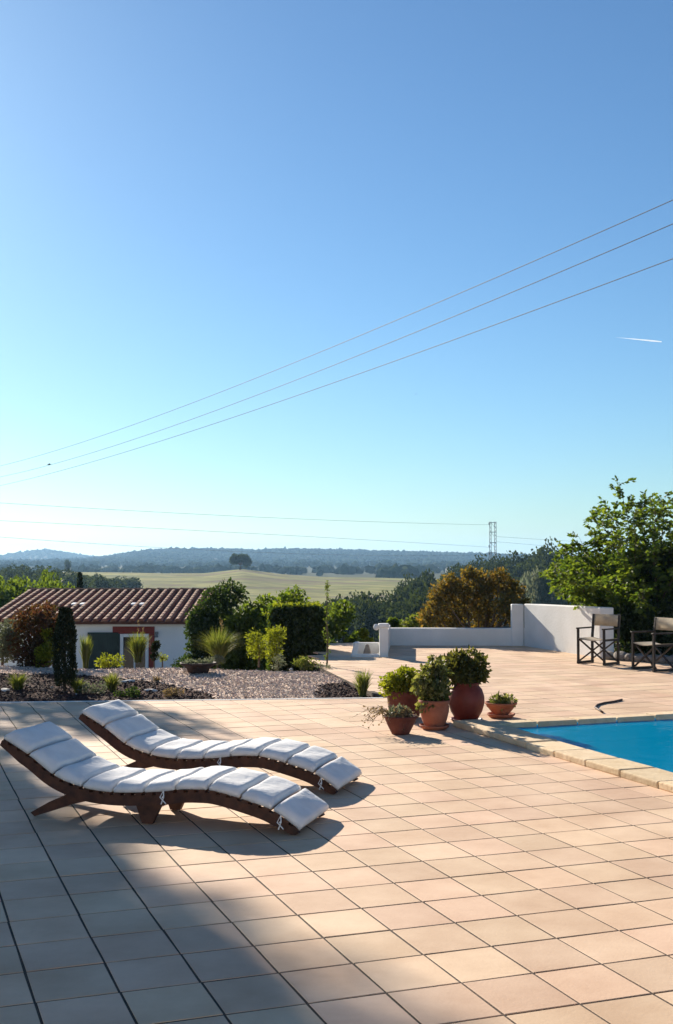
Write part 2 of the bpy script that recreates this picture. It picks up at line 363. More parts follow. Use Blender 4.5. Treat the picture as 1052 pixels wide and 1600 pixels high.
def bush(name, loc, rx, h, n, L, mat, label, cat='shrub', seed=1, nc=14, aspect=.34, group=None, trunk=True, cr=.38, ry=None, zc=.5, tr=None, dens=2.2):
    rng = np.random.default_rng(seed)
    e = empty(name, loc, 0, label, cat, group)
    cl = blob_clumps(rng, nc, 0, h * zc, rx * .85, h * (1 - zc) * .95, cr * min(rx, h), ry=ry and ry * .85, low=h * .05)
    n = int(n * dens); P, d = clump_pts(rng, cl, n, .25); P[:, 2] *= h / max(np.percentile(P[:, 2], 99.8), .01); P[:, 0] *= rx / np.percentile(np.abs(P[:, 0]), 98.5); P[:, 2] = np.maximum(P[:, 2], .01)
    leaves('foliage', P, L * (.6 + .8 * rng.random(n)), rng, mat, e, aspect, d, .5)
    if trunk:
        mb = MB(); t = tr or max(.012, .035 * h)
        mb.tube([(0, 0, -.15), (0, 0, h * .15), (.02 * h, 0, h * .35)], [t * 1.2, t, t * .8], 6)
        limbs(mb, rng, (.02 * h, 0, h * .3), cl, t * .6, 7); mb.build('stem', M['bark'], e)
    return e
def grass(name, loc, h, spread, n, label, mat=None, seed=1, wd=.006, group=None, lean=.5, plume=0, cat='grass clump'):
    rng = np.random.default_rng(seed); e = empty(name, loc, 0, label, cat, group)
    V = []; Fq = []; k = 5
    for i in range(n):
        a = rng.random() * 6.283; r0 = spread * .25 * math.sqrt(rng.random()); hh = h * (.55 + .5 * rng.random()); out = spread * (.15 + .85 * rng.random()) * lean * 2
        p0 = np.array([math.cos(a) * r0, math.sin(a) * r0, -.02]); dr = np.array([math.cos(a), math.sin(a), 0]); sd = np.array([-math.sin(a), math.cos(a), 0])
        b = len(V); tw = rng.normal() * .5; sd = sd * math.cos(tw) + dr * math.sin(tw)
        for j in range(k):
            t = j / (k - 1); p = p0 + dr * out * t ** 2.1 + np.array([0, 0, hh * (t - .28 * t ** 3 * (out / max(h, .01)) * 1.6)])
            ww = wd * (1 - t) ** .6 * (1 if t < 1 else 0) + .0008
            V += [p - sd * ww, p + sd * ww]
        for j in range(k - 1): Fq.append((b + 2 * j, b + 2 * j + 1, b + 2 * j + 3, b + 2 * j + 2))
    link('blades', np_mesh('blades', V, Fq), mat or LM['grass'], e)
    if plume:
        P = []
        for i in range(plume):
            a = rng.random() * 6.283; r = spread * .35 * rng.random(); hh = h * (.95 + .25 * rng.random())
            for t in np.linspace(0, 1, 14): P.append((math.cos(a) * r * (1 + .3 * t) + rng.normal() * .008, math.sin(a) * r * (1 + .3 * t) + rng.normal() * .008, hh * (.75 + .3 * t)))
        leaves('plumes', P, .05, rng, LM['dry'], e, .12, np.tile([0, 0, 1.], (len(P), 1)), .8)
    return e

# ------------------------------------------------------------------ terrain
def smooth(a, b, x): t = np.clip((x - a) / (b - a), 0, 1); return t * t * (3 - 2 * t)
def wob(x, y, s, seed=0):
    o = 0
    for i in range(5):
        k = 2 ** i * .6; an = i * 2.4 + seed
        o = o + np.sin((x * math.cos(an) + y * math.sin(an)) / s * k * 6.283 + seed * 3.1 + i * 1.7) / (1.5 ** i * (1 + .4 * i))
    return o / 2.2
def ypx_to_z(yp, r): return EYE - (np.asarray(yp) - 868) / F * r
def terrain_z(x, y):
    x = np.asarray(x, float); y = np.asarray(y, float); r = np.hypot(x, y)
    az = np.clip(np.arctan2(x, y), -1.1, 1.1); u = 526 + F * np.tan(az)
    crest_y = np.interp(u, [-700, 0, 100, 250, 320, 350, 378, 405, 435, 500, 640, 760, 900, 1400], [900, 896, 894, 895.5, 895, 892, 889, 892.5, 897, 902, 906, 908, 905, 900])
    zc = ypx_to_z(crest_y, 600)
    prof = [(0, -1.9), (24, -1.9), (30, -2.2), (38, -2.78), (50, -3.1), (75, -6.5), (120, -11), (200, -15), (270, -15.2), (350, -12.6)]
    z = np.interp(r, [p[0] for p in prof], [p[1] for p in prof])
    k = smooth(340, 600, r); z = np.where(r > 340, z * (1 - k) + zc * k, z)
    k = smooth(610, 800, r); z = np.where(r > 610, zc * (1 - k) + (-14.5) * k, z)
    ridge = np.interp(u, [-900, -300, -60, 60, 160, 230, 300, 400, 460, 600, 760, 880, 960, 1300, 1900], [868, 872, 880, 880, 875, 863, 861, 863, 861, 864.5, 869, 873, 875, 870, 866])
    zr = ypx_to_z(ridge, 3000); k = np.exp(-((r - 3000) / 520) ** 2); z = np.where(r > 900, z + (zr + 14.5) * k, z)
    hill = np.interp(u, [-900, -300, -120, -20, 0, 40, 75, 110, 140, 200, 400], [872, 864, 868, 874, 871, 864, 862, 867, 872, 876, 884])
    zh = ypx_to_z(hill, 4300); k = np.exp(-((r - 4300) / 420) ** 2) * (r > 3000); z = z + (zh + 14.5) * k * smooth(3000, 3900, r) * (u < 420)
    z = z + wob(x, y, 90, 1) * .5 * smooth(80, 300, r) + wob(x, y, 420, 2) * 1.6 * smooth(750, 1200, r)
    return z
def TZ(x, y): return float(terrain_z(x, y))
rings = np.concatenate([[0.5, 8, 16], np.geomspace(22, 6400, 170)])
angs = np.concatenate([np.radians(np.arange(-180, -26, 4.)), np.radians(np.linspace(-26, 26, 230)), np.radians(np.arange(30, 180, 4.))])
na = len(angs); RR, AA = np.meshgrid(rings, angs, indexing='ij')
X, Y = RR * np.sin(AA), RR * np.cos(AA); Z = terrain_z(X, Y)
idx = np.arange(RR.size).reshape(RR.shape)
Fq = np.stack([idx[:-1, :], np.roll(idx, -1, 1)[:-1, :], np.roll(idx, -1, 1)[1:, :], idx[1:, :]], -1).reshape(-1, 4)
me = np_mesh('terrain', np.stack([X, Y, Z], -1).reshape(-1, 3), Fq[:, ::-1])
u_ = 526 + F * np.tan(np.clip(AA, -1.1, 1.1))
scr = np.clip(smooth(640, 780, RR) + (1 - smooth(225, 300, RR)) * .8 + smooth(660, 760, u_) * .9, 0, 1)
at = me.attributes.new('scrub', 'FLOAT', 'POINT'); at.data.foreach_set('value', scr.astype(np.float32).ravel())
for p in me.polygons: p.use_smooth = True
tag(link('terrain', me, M['terrain']), kind='structure')

# ------------------------------------------------------------------ patio: slab with joints, tiles, pool hole
TA = math.atan(696 / F)
A2 = np.array([-math.sin(TA), math.cos(TA)]); B2 = np.array([math.cos(TA), math.sin(TA)])     # tile axes: A away to the left, B across to the right
def UV(u, v): return B2 * u + A2 * v
def toUV(p): q = np.array([p[0], p[1]]); return float(q @ B2), float(q @ A2)
U0, V0, TU, TV = .885, 4.566, .333, .374
gl = G(0, 1098); gr_ = G(600, 1091)
fd = (gr_ - gl).normalized(); GC = Vector((gr_.x, gr_.y, 0))                 # garden front edge and its right corner
bed_back = G(503, 1044); bd = (bed_back - GC).normalized()
wl0 = G(606, 1008.5); wl1 = G(828, 1009); pier = G(600, 1026.5)
farleft = Vector((-14, gl.y + (gl.x + 14) * -fd.y / fd.x, 0))
poly = [farleft, GC, bed_back, Vector((-.34, 22.2, 0)), Vector((-.40, 24.3, 0)), Vector((4.2, 24.3, 0)), Vector((5.0, 22.9, 0)), Vector((13, 22.6, 0)), Vector((13, -10.5, 0)), Vector((-14, -10.5, 0))]
pc = toUV(G(775, 1131.5, .05)); PU0, PV1 = pc; PU1, PV0 = PU0 + 5.2, PV1 - 10.5              # pool rectangle, inner edge
CW = .34                                                                        # coping width
bm = bmesh.new(); f = bm.faces.new([bm.verts.new((p.x, p.y, -.0030)) for p in poly])
def cut(bm, pt, nrm, clear=False):
    bmesh.ops.bisect_plane(bm, geom=bm.verts[:] + bm.edges[:] + bm.faces[:], plane_co=pt, plane_no=nrm, clear_outer=clear)
for uu in (PU0 - .01, PU1 + .01): q = UV(uu, 0); cut(bm, (q[0], q[1], 0), (B2[0], B2[1], 0))
for vv in (PV0 - .01, PV1 + .01): q = UV(0, vv); cut(bm, (q[0], q[1], 0), (A2[0], A2[1], 0))
def in_pool(x, y, m=0):
    u, v = toUV((x, y)); return PU0 - m < u < PU1 + m and PV0 - m < v < PV1 + m
bmesh.ops.delete(bm, geom=[f for f in bm.faces if in_pool(*f.calc_center_median()[:2])], context='FACES')
ex = bmesh.ops.extrude_face_region(bm, geom=bm.faces[:])
bmesh.ops.translate(bm, vec=(0, 0, -2.05), verts=[g for g in ex['geom'] if isinstance(g, bmesh.types.BMVert)])
bmesh.ops.recalc_face_normals(bm, faces=bm.faces)
bmesh.ops.triangulate(bm, faces=bm.faces)
me = bpy.data.meshes.new('patio'); bm.to_mesh(me); bm.free()
patio = tag(link('patio', me, M['grout']), kind='structure')

def tile_verts(du, dv):
    v = []
    for (ins, z) in ((0, -.020), (0, -.0014), (.0018, 0)):
        for sx, sy in ((-1, -1), (1, -1), (1, 1), (-1, 1)): v.append((sx * (du / 2 - ins), sy * (dv / 2 - ins), z))
    return np.array(v)
TF = [(8, 9, 10, 11)] + [(a + k, a + (k + 1) % 4, a + 4 + (k + 1) % 4, a + 4 + k) for a in (0, 4) for k in range(4)]
rngt = np.random.default_rng(5)
def proj(x, y, z=0):
    dy, dz = y, z - EYE; fw = dy * math.cos(PITCH) + dz * math.sin(PITCH); up = -dy * math.sin(PITCH) + dz * math.cos(PITCH)
    if fw < .1: return None
    return 526 + F * x / fw, 800 - F * up / fw, fw
tiles = []
rowshift = {}
for j in range(-44, 62):
    sh = 0
    if rngt.random() < .5: sh = rngt.normal() * .0025
    for i in range(-50, 60):
        uc, vc = U0 + (i + .5) * TU, V0 + (j + .5) * TV
        p = UV(uc + sh, vc)
        x, y = p
        if not (-14.2 < x < 13.2 and -10.5 < y < 24.4): continue
        if in_pool(x, y, CW - .02): continue
        g1 = (Vector((x, y, 0)) - GC).cross(fd).z          # >0: this side of the garden edge
        g2 = (Vector((x, y, 0)) - GC).cross(bd).z          # >0: right of the bed
        if g1 < -.25 and g2 < -.25: continue
        if y > 22.4 and x > 4.6: continue
        if y > 19 and x < -.35: continue
        q = proj(x, y); vis = q and -25 < q[0] < 1077 and q[1] < 1640
        tiles.append((x, y, 0 if not vis else 1 / (q[2] ** 3), g1, g2))
order = sorted(range(len(tiles)), key=lambda k: -tiles[k][2])
near = set(k for k in order[:300] if tiles[k][2] > 0)
gap_u, gap_v = .0115, .013
tme = np_mesh('tile', tile_verts(TU - gap_u, TV - gap_v), TF)
bulk_v, bulk_f, nb = [], [], 0
ca, sa = math.cos(TA), math.sin(TA); base_tv = tile_verts(TU - gap_u, TV - gap_v)
for k, (x, y, a, g1, g2) in enumerate(tiles):
    tz = rngt.normal() * .0005; tx, ty = rngt.normal(size=2) * .0015; rz = rngt.normal() * .004
    if k in near:
        o = link('tile', tme, M['tile'], patio, (x, y, tz)); o.rotation_euler = (tx, ty, TA + rz)
    else:
        v = base_tv.copy(); v[:, 2] += tz + v[:, 0] * ty * -1 + v[:, 1] * tx
        c, s = math.cos(TA + rz), math.sin(TA + rz)
        v = np.stack([v[:, 0] * c - v[:, 1] * s + x, v[:, 0] * s + v[:, 1] * c + y, v[:, 2]], 1)
        bulk_v.append(v); bulk_f.append(np.array(TF) + nb); nb += len(v)
me = np_mesh('far_tiles', np.concatenate(bulk_v), np.concatenate(bulk_f))
bm = bmesh.new(); bm.from_mesh(me)
def clip(bm, sel, pt, nrm):
    fs = [f for f in bm.faces if sel(f.calc_center_median())]
    vs = list({v for f in fs for v in f.verts}); es = list({e for f in fs for e in f.edges})
    bmesh.ops.bisect_plane(bm, geom=vs + es + fs, plane_co=pt, plane_no=nrm, clear_outer=True)
n1 = Vector((-fd.y, fd.x, 0)); n2 = Vector((-bd.y, bd.x, 0))
if (Vector((0, 20, 0)) - GC).dot(n1) < 0: n1 = -n1
if (Vector((-5, 18, 0)) - GC).dot(n2) < 0: n2 = -n2
clip(bm, lambda c: (c - GC).dot(n2) > .12 and abs((c - GC).dot(n1)) < .6, GC, n1)
clip(bm, lambda c: (c - GC).dot(n1) > .12 and abs((c - GC).dot(n2)) < .6 and c.y < bed_back.y + .2, GC, n2)
bm.to_mesh(me); bm.free()
tag(link('far_tiles', me, M['tile'], patio), kind='stuff')
# pale edging strip along the garden
mb = MB(); e0 = farleft; e1 = GC
side = n1 * .05
mb.bar(e0 + n1 * .03 + Vector((0, 0, -.05)), e1 + n1 * .03 + Vector((0, 0, -.05)), .06, .11)
tag(mb.build('edging', M['white'], bevel=.006), kind='structure')

# ------------------------------------------------------------------ garden bed (gravel and bark) beside the patio
ns, nt_ = 190, 90
c00, c10, c01, c11 = GC + n1 * .06, farleft + n1 * .06, bed_back, Vector((-14, 21.0, 0))
rg = np.random.default_rng(3); V = []; mul = []
for j in range(nt_ + 8):
    t = min(j / nt_, 1.0); ext = max(0, j - nt_) / 8
    for i in range(ns + 1):
        s = i / ns; a = c00.lerp(c10, s); b = c01.lerp(c11, s); p = a.lerp(b, t)
        x, y = p.x, p.y + ext * 5.0
        z = -.05 + .018 * math.sin(x * 2.1 + y) * math.sin(y * 1.7) + .03 * smooth(.0, .25, t) - .03 + rg.normal() * .006
        z -= 2.4 * smooth(0, 1, ext)
        q = proj(x, y, z); m = .0
        if q:
            px, py = q[0], q[1]
            yb = np.interp(px, [-300, 0, 100, 200, 250, 330, 345, 485, 500, 545, 600], [1050, 1052, 1053, 1060, 1066, 1084, 1100, 1100, 1070, 1064, 1060])
            yf = np.interp(px, [-300, 0, 100, 140, 250, 300, 400, 440, 500, 540], [1036, 1040, 1040, 1040, 1034, 1033, 1033, 1040, 1044, 1050])
            m = float(max(smooth(-3, 4, py - yb), smooth(-2, 3, yf - py)))
        V.append((x, y, z)); mul.append(m)
w1 = ns + 1
Fq = [(j * w1 + i, j * w1 + i + 1, (j + 1) * w1 + i + 1, (j + 1) * w1 + i) for j in range(nt_ + 7) for i in range(ns)]
me = np_mesh('garden_bed', V, np.array(Fq)[:, ::-1]); at = me.attributes.new('mulch', 'FLOAT', 'POINT'); at.data.foreach_set('value', np.array(mul, np.float32))
for p in me.polygons: p.use_smooth = True
tag(link('garden_bed', me, M['gravel']), kind='structure')
VB = np.array(V[:w1 * nt_]); MU = np.array(mul[:w1 * nt_])
def bedz(x, y): return float(VB[np.argmin((VB[:, 0] - x) ** 2 + (VB[:, 1] - y) ** 2), 2])
def GB(px, py):                             # a point of the bed seen at a pixel
    p = G(px, py, -.05); p.z = bedz(p.x, p.y); return p
def chips(name, sel, n, size, mat, flat=.6):
    ids = rg.choice(np.nonzero(sel)[0], n); c = VB[ids] + np.stack([rg.normal(size=n) * .05, rg.normal(size=n) * .05, rg.random(n) * .006 + .004], 1)
    base = np.array([(1, 0, 0), (0, 1, 0), (-1, 0, 0), (0, -1, 0), (0, 0, 1), (0, 0, -1)], float)
    sz = size * (.5 + rg.random((n, 1, 3)) * 1.1); v = base[None] * sz; v[:, :, 2] *= flat
    a = rg.random(n) * 6.283; ca_, sa_ = np.cos(a)[:, None], np.sin(a)[:, None]; tl = rg.normal(size=(n, 1)) * .5
    vx = v[:, :, 0] * ca_ - v[:, :, 1] * sa_; vy = v[:, :, 0] * sa_ + v[:, :, 1] * ca_
    v = np.stack([vx, vy, v[:, :, 2] + vx * tl], -1) + c[:, None, :]
    ff = np.array([(0, 1, 4), (1, 2, 4), (2, 3, 4), (3, 0, 4), (1, 0, 5), (2, 1, 5), (3, 2, 5), (0, 3, 5)])
    Fq = (ff[None] + (np.arange(n) * 6)[:, None, None]).reshape(-1, 3)
    return link(name, np_mesh(name, v.reshape(-1, 3), Fq), mat)
M['pebble'] = surf('pebble', (.50, .38, .30), (.70, .57, .48), rough=.95, scale=20, bump=0, island=.35)
M['chip'] = surf('bark_chip', (.035, .018, .014), (.12, .065, .05), rough=.95, scale=20, bump=0, island=.4)
inview = VB[:, 0] > -6.5
tag(chips('gravel', (MU < .4) & inview, 9000, .014, M['pebble']), 'pinkish brown gravel spread over the garden bed', 'gravel', kind='stuff')
tag(chips('bark_mulch', (MU > .6) & inview, 6000, .022, M['chip'], .45), 'dark bark mulch along the edges of the garden bed', 'mulch', kind='stuff')

# ------------------------------------------------------------------ swimming pool
pool = empty('swimming_pool', (*UV((PU0 + PU1) / 2, (PV0 + PV1) / 2), 0), TA, 'blue lined swimming pool with pale stone coping beside the patio', 'pool')
hu, hv = (PU1 - PU0) / 2, (PV1 - PV0) / 2
CT, WZ, PD = .055, .004, -1.15
mb = MB(); t = .16
mb.box((-hu - t / 2 , 0, (CT - .03 + PD) / 2), (t, 2 * hv + 2 * t, CT - .03 - PD)); mb.box((hu + t / 2, 0, (CT - .03 + PD) / 2), (t, 2 * hv + 2 * t, CT - .03 - PD))
mb.box((0, -hv - t / 2, (CT - .031 + PD) / 2), (2 * hu, t, CT - .031 - PD)); mb.box((0, hv + t / 2, (CT - .031 + PD) / 2), (2 * hu, t, CT - .031 - PD))
mb.box((0, 0, PD - .05), (2 * hu + 2 * t, 2 * hv + 2 * t, .1))
bas = mb.build('basin', M['basin'], pool)
rp_ = np.random.default_rng(8)
def slab(cx, cy, lx, ly):
    mb = MB(); mb.box((0, 0, 0), (lx, ly, .06)); o = mb.build('coping_slab', M['coping'], pool, (cx, cy, CT - .03 + rp_.normal() * .003), bevel=.012)
    o.rotation_euler = (rp_.normal() * .006, rp_.normal() * .006, rp_.normal() * .006)
n_ = 22; L_ = (2 * hv + 2 * CW) / n_
for k in range(n_):
    for sx in (-1, 1): slab(sx * (hu + CW / 2 - .02), -hv - CW + (k + .5) * L_, CW, L_ - .012)
n_ = 11; L_ = 2 * hu / n_
for k in range(n_):
    for sy in (-1, 1): slab(-hu + (k + .5) * L_, sy * (hv + .09), L_ - .012, .20)
gx = 60; gy = 110
xs = np.linspace(-hu - .002, hu + .002, gx); ys = np.linspace(-hv - .002, hv + .002, gy); XX, YY = np.meshgrid(xs, ys)
ZZ = WZ + .004 * wob(XX, YY, 1.3, 3) + .0015 * wob(XX, YY, .45, 5)
ix = np.arange(gx * gy).reshape(gy, gx); Fq = np.stack([ix[:-1, :-1], ix[:-1, 1:], ix[1:, 1:], ix[1:, :-1]], -1).reshape(-1, 4)
me = np_mesh('water', np.stack([XX, YY, ZZ], -1).reshape(-1, 3), Fq)
for p in me.polygons: p.use_smooth = True
wobj = tag(link('water', me, M['water'], None, pool.location, TA), kind='structure')

# ------------------------------------------------------------------ white walls at the end of the patio
lw = empty('low_wall', wl0, 0, 'low white masonry wall with a capped end pier behind the potted plants', 'wall')
def loc_(p): return Vector((p.x - wl0.x, p.y - wl0.y, 0))
d = (wl1 - wl0).normalized(); nrm = Vector((-d.y, d.x, 0)); H = .335
a, b = Vector((-.11, 0, 0)), loc_(wl1)
mb = MB(); mb.prism([a, b, b + nrm * .2, a + nrm * .2], -.3, H); mb.build('wall', M['white'], lw, bevel=.015)
pr = loc_(pier); rd = (Vector((0, 0, 0)) - pr).normalized(); rn = Vector((rd.y, -rd.x, 0))
mb = MB(); a = pr + rd * .14; b = -rd * .002
mb.prism([a - rn * .055, a + rn * .055, b + rn * .055, b - rn * .055], -.02, .40); mb.build('return_wall', M['white'], lw, bevel=.012)
mb = MB(); mb.box(pr + Vector((0, .07, .24)), (.15, .15, .52)); mb.build('pier', M['white'], lw, bevel=.012)
mb = MB(); mb.box(pr + Vector((0, .07, .535)), (.19, .19, .075)); mb.build('cap', M['white'], lw, bevel=.02)
mb = MB(); mb.lathe([(.004, -.055), (.035, -.045), (.055, 0), (.035, .045), (.004, .055)], 14); o = mb.build('finial', M['white'], lw, pr + Vector((-.13, .06, .51)), smooth=True)
mb = MB(); mb.bar(pr + Vector((-.13, .06, .50)), pr + Vector((-.08, .06, .50)), .05, .05); mb.build('finial_bracket', M['white'], lw)
tr = empty('stone_trough', pr + Vector((wl0.x - .31, wl0.y + .02, 0)), 0, 'small white masonry trough on the ground left of the capped pier', 'trough')
mb = MB(); mb.box((0, .0, .02), (.46, .12, .06)); mb.build('kerb', M['white'], tr, bevel=.01)
mb = MB(); mb.box((-.18, .1, .125), (.10, .24, .25), Matrix.Shear('XY', 3, (.25, 0)), .85); mb.build('end_block', M['white'], tr, bevel=.015)
mb = MB(); mb.box((0.02, .55, .10), (.46, .1, .22)); mb.build('rear_wall', M['white'], tr, bevel=.012)
mb = MB(); mb.box((.03, .25, .10), (.16, .16, .2), None, .35); mb.build('grey_infill', M['greyrock'], tr, bevel=.02)  # tapered grey block in the gap of the trough

tw0 = G(819, 1009.2); tw1 = G(938, 1027.8); td = (tw1 - tw0).normalized(); tn = Vector((-td.y, td.x, 0))
if tn.x > 0: tn = -tn
tw = empty('tall_wall', tw0, 0, 'taller white masonry wall with leaf shadows beside the director chairs', 'wall')
L_ = (tw1 - tw0).length; zl = [Dp(820, 943, tw0.y + .1).z, Dp(948, 949, tw1.y).z]
mb = MB(); a = Vector((0, 0, 0)); b = td * L_
vs = [a, b, b - td * 0 - tn * -.22, a + tn * .22]
tk = d * .24; bot = [(p.x, p.y, -.3) for p in (a, b, b + tk, a + tk)]; top = [(a.x, a.y, zl[0]), (b.x, b.y, zl[1]), (b.x + tk.x, b.y + tk.y, zl[1]), (a.x + tk.x, a.y + tk.y, zl[0])]
mb.add(bot + top, [(3, 2, 1, 0), (4, 5, 6, 7), (0, 1, 5, 4), (1, 2, 6, 5), (2, 3, 7, 6), (3, 0, 4, 7)]); mb.build('wall', M['white'], tw, bevel=.018)
mb = MB(); q = -d * .235; mb.prism([q, Vector((0, 0, 0)), nrm * .2, q + nrm * .2], -.3, zl[0] - .012); mb.build('end_return', M['white'], tw, bevel=.018)
# planting ground and edging stones under the right hand tree
mb = MB(); mb.prism([(4.75, 22.2), (13, 21.4), (13, 27), (4.4, 25.5)], -2.0, -.02)
tag(mb.build('tree_bed', M['soil']), kind='structure')
rs = np.random.default_rng(12)
for k in range(11):
    p = G(955 + k * 17, 1031 + k * 1.2); s = .13 + rs.random() * .05
    me = bpy.data.meshes.new('edging_stone'); bm = bmesh.new(); bmesh.ops.create_icosphere(bm, subdivisions=2, radius=1)
    ph = rs.random(3) * 6
    for v in bm.verts:
        v.co *= 1 + .16 * math.sin(v.co.x * 3 + ph[0]) * math.sin(v.co.y * 3.3 + ph[1]) + rs.normal() * .02
        v.co.z = max(v.co.z, -.6)
    bm.to_mesh(me); bm.free(); o = link('edging_stone', me, M['greyrock'], None, (p.x, p.y + .1, .05), rs.random() * 3); o.scale = (s * 1.0, s * .8, s * .62)
    tag(o, 'rough grey edging stone along the bed behind the director chairs, ' + ('first', 'second', 'third', 'fourth', 'fifth', 'sixth', 'seventh', 'eighth', 'ninth', 'tenth', 'eleventh')[k] + ' from the left', 'stone', 'edging stones behind the chairs')

# ------------------------------------------------------------------ house with tiled roof
HY = 38.3; hx0 = Dp(-12, 965, HY).x; hx1 = Dp(303, 965, HY).x; HB = -2.8; EV = Dp(150, 968, HY).z; RYD = 5.3; RZ = Dp(150, 924, HY + RYD).z
house = empty('farm_house', ((hx0 + hx1) / 2, HY, HB), 0, 'white single storey farm house with ribbed terracotta roof below the garden', 'house')
W = hx1 - hx0; hw = W / 2; eh = EV - HB; rh = RZ - HB
wd_l, wd_r = Dp(186, 0, HY).x - house.location.x, Dp(244, 0, HY).x - house.location.x
dtop = Dp(0, 981, HY).z - HB
mb = MB()                                    # front wall built round the door opening
for x0, x1, z0, z1 in ((-hw, wd_l, 0, eh), (wd_r, hw, 0, eh), (wd_l, wd_r, dtop, eh)): mb.box(((x0 + x1) / 2, .15, (z0 + z1) / 2), (x1 - x0, .3, z1 - z0))
mb.build('front_wall', M['housewhite'], house)
mb = MB(); D2 = 2 * RYD
for sx in (-1, 1):
    x = sx * (hw - .15)
    prof = [(.3, 0), (D2, 0), (D2, eh), (RYD, rh - .06), (.3, eh + (rh - eh) * .3 / RYD - .06)]
    vs = [(x - .15 * 1, y, z) for y, z in prof] + [(x + .15, y, z) for y, z in prof]
    mb.add(vs, [(4, 3, 2, 1, 0), (5, 6, 7, 8, 9)] + [(i, (i + 1) % 5, 5 + (i + 1) % 5, 5 + i) for i in range(5)])
mb.box((0, D2 - .15, eh / 2), (W - .62, .3, eh)); mb.build('side_and_rear_wall', M['housewhite'], house)
mb = MB(); mb.box((0, -.025, eh - .14), (W + .02, .06, .16)); mb.build('eaves_band', M['housewhite'], house, bevel=.01)
sl_ = math.atan2(rh - eh, RYD); slen = math.hypot(RYD + .32, rh - eh)
roof = MB(); ov = .32; zf = eh - math.tan(sl_) * ov
ro = .14
vs = [(-hw - ro, -ov, zf), (hw + ro, -ov, zf), (hw + ro, RYD, rh), (-hw - ro, RYD, rh), (hw + ro, D2 + ov, zf), (-hw - ro, D2 + ov, zf)]
vs = vs + [(x, y, z - .09) for x, y, z in vs]
roof.add(vs, [(0, 1, 2, 3), (3, 2, 4, 5), (6, 9, 8, 7), (9, 11, 10, 8), (0, 6, 7, 1), (5, 4, 10, 11), (0, 3, 9, 6), (3, 5, 11, 9), (1, 7, 8, 2), (2, 8, 10, 4)])
roof_o = roof.build('roof', M['roofdeck'], house)
NR = 24; pit = (W + 2 * ro - .08) / (NR - 1)
def rib_mesh():
    mb = MB(); nc = 13; cl = slen / nc; seg = 6; rad = pit * .33
    for c in range(nc):
        s0, s1 = c * cl - .03, (c + 1) * cl
        for (s, r, lift) in ((s0, rad * 1.03, .020), (s1, rad * .95, .010)):
            for k in range(seg + 1):
                a = math.pi * k / seg
                mb.v.append((math.cos(a) * r, s, math.sin(a) * r * .95 + lift - .01))
        b = len(mb.v) - 2 * (seg + 1)
        for k in range(seg): mb.f.append((b + k, b + k + 1, b + seg + 2 + k, b + seg + 1 + k))
        mb.f.append(tuple(b + k for k in range(seg + 1)))
    return mb.mesh('tile_row', False)
rme = rib_mesh()
for k in range(NR):
    o = link('tile_row', rme, M['roof'], roof_o, (-hw - ro + .04 + k * pit, -ov - .02, zf + .003)); o.rotation_euler = (sl_, 0, 0)
mb = MB(); nr = 16
for k in range(nr):
    x0 = -hw - ro + k * (W + 2 * ro) / nr; x1 = x0 + (W + 2 * ro) / nr + .03
    mb.tube([(x0, RYD, rh + .01), (x1, RYD, rh + .0)], [.125, .10], 10)
mb.build('ridge', M['roof'], roof_o)
for px, py in ((122, 944), (133, 943), (210, 945), (221, 945)):
    p = Dp(px, py, HY + 2.6); x = p.x - house.location.x
    k = round((x + hw + ro - .04) / pit - .5); x = -hw - ro + .04 + (k + .5) * pit
    mb = MB(); mb.box((0, 0, .045), (pit * .5, .34, .05)); o = mb.build('glass_tile', M['frame_white'], roof_o, (x, 2.5, eh + 2.5 * math.tan(sl_)), bevel=.01); o.rotation_euler = (sl_, 0, 0)
# door, surround, green shutter leaf, wall lamp
lx = lambda px: Dp(px, 0, HY).x - house.location.x
lz = lambda py: Dp(0, py, HY).z - HB
mb = MB()
mb.box(((lx(183) + lx(247)) / 2, -.02, (lz(978.5) + lz(990)) / 2), (lx(247) - lx(183), .07, lz(978.5) - lz(990)))
mb.box(((lx(238.5) + lx(247)) / 2, -.02, lz(990) / 2 - .002), (lx(247) - lx(238.5), .07, lz(990) - .004)); mb.build('door_surround', M['red'], house, bevel=.006)
door = MB(); x0, x1, zt = lx(194.5), lx(238.2), lz(990.3)
door.box((x0 + .05, .0, zt / 2), (.1, .12, zt)); door.box((x1 - .05, .0, zt / 2), (.1, .12, zt)); door.box(((x0 + x1) / 2, .002, zt - .05), (x1 - x0 - .2, .116, .1))
do = door.build('door', M['frame_white'], house, bevel=.006)
mb = MB(); mb.box(((x0 + x1) / 2, .04, zt / 2 - .05), (x1 - x0 - .2, .03, zt - .1)); mb.build('pane', M['glass'], do)
mb = MB(); mb.box(((x0 + x1) / 2, .02, zt * .5), (.05, .03, zt - .11)); mb.box(((x0 + x1) / 2, .021, zt * .45), (x1 - x0 - .2, .028, .06)); mb.build('glazing_bar', M['frame_white'], do)
mb = MB(); mb.box((lx(190), -.05, zt / 2), (lx(193.5) - lx(186), .05, zt)); mb.build('shutter_edge', M['green_paint'], house)
sh = MB(); sx0, sx1, st = lx(145), lx(192), lz(988)
sh.box(((sx0 + sx1) / 2, -.06, st / 2 + .03), (sx1 - sx0, .045, st - .06)); sho = sh.build('shutter', M['green_paint'], house, bevel=.006)
for k in range(6):
    mb = MB(); mb.box((sx0 + (k + .5) * (sx1 - sx0) / 6, -.086, st / 2 + .03), ((sx1 - sx0) / 6 - .012, .014, st - .12)); mb.build('board', M['green_paint'], sho)
mb = MB(); mb.box((lx(250.5), -.05, lz(989)), (.09, .12, .08)); mb.tube([(lx(250.5), -.09, lz(989) - .03), (lx(250.5), -.09, lz(989) - .13)], [.035, .06], 10); mb.build('wall_lamp', M['metal'], house)
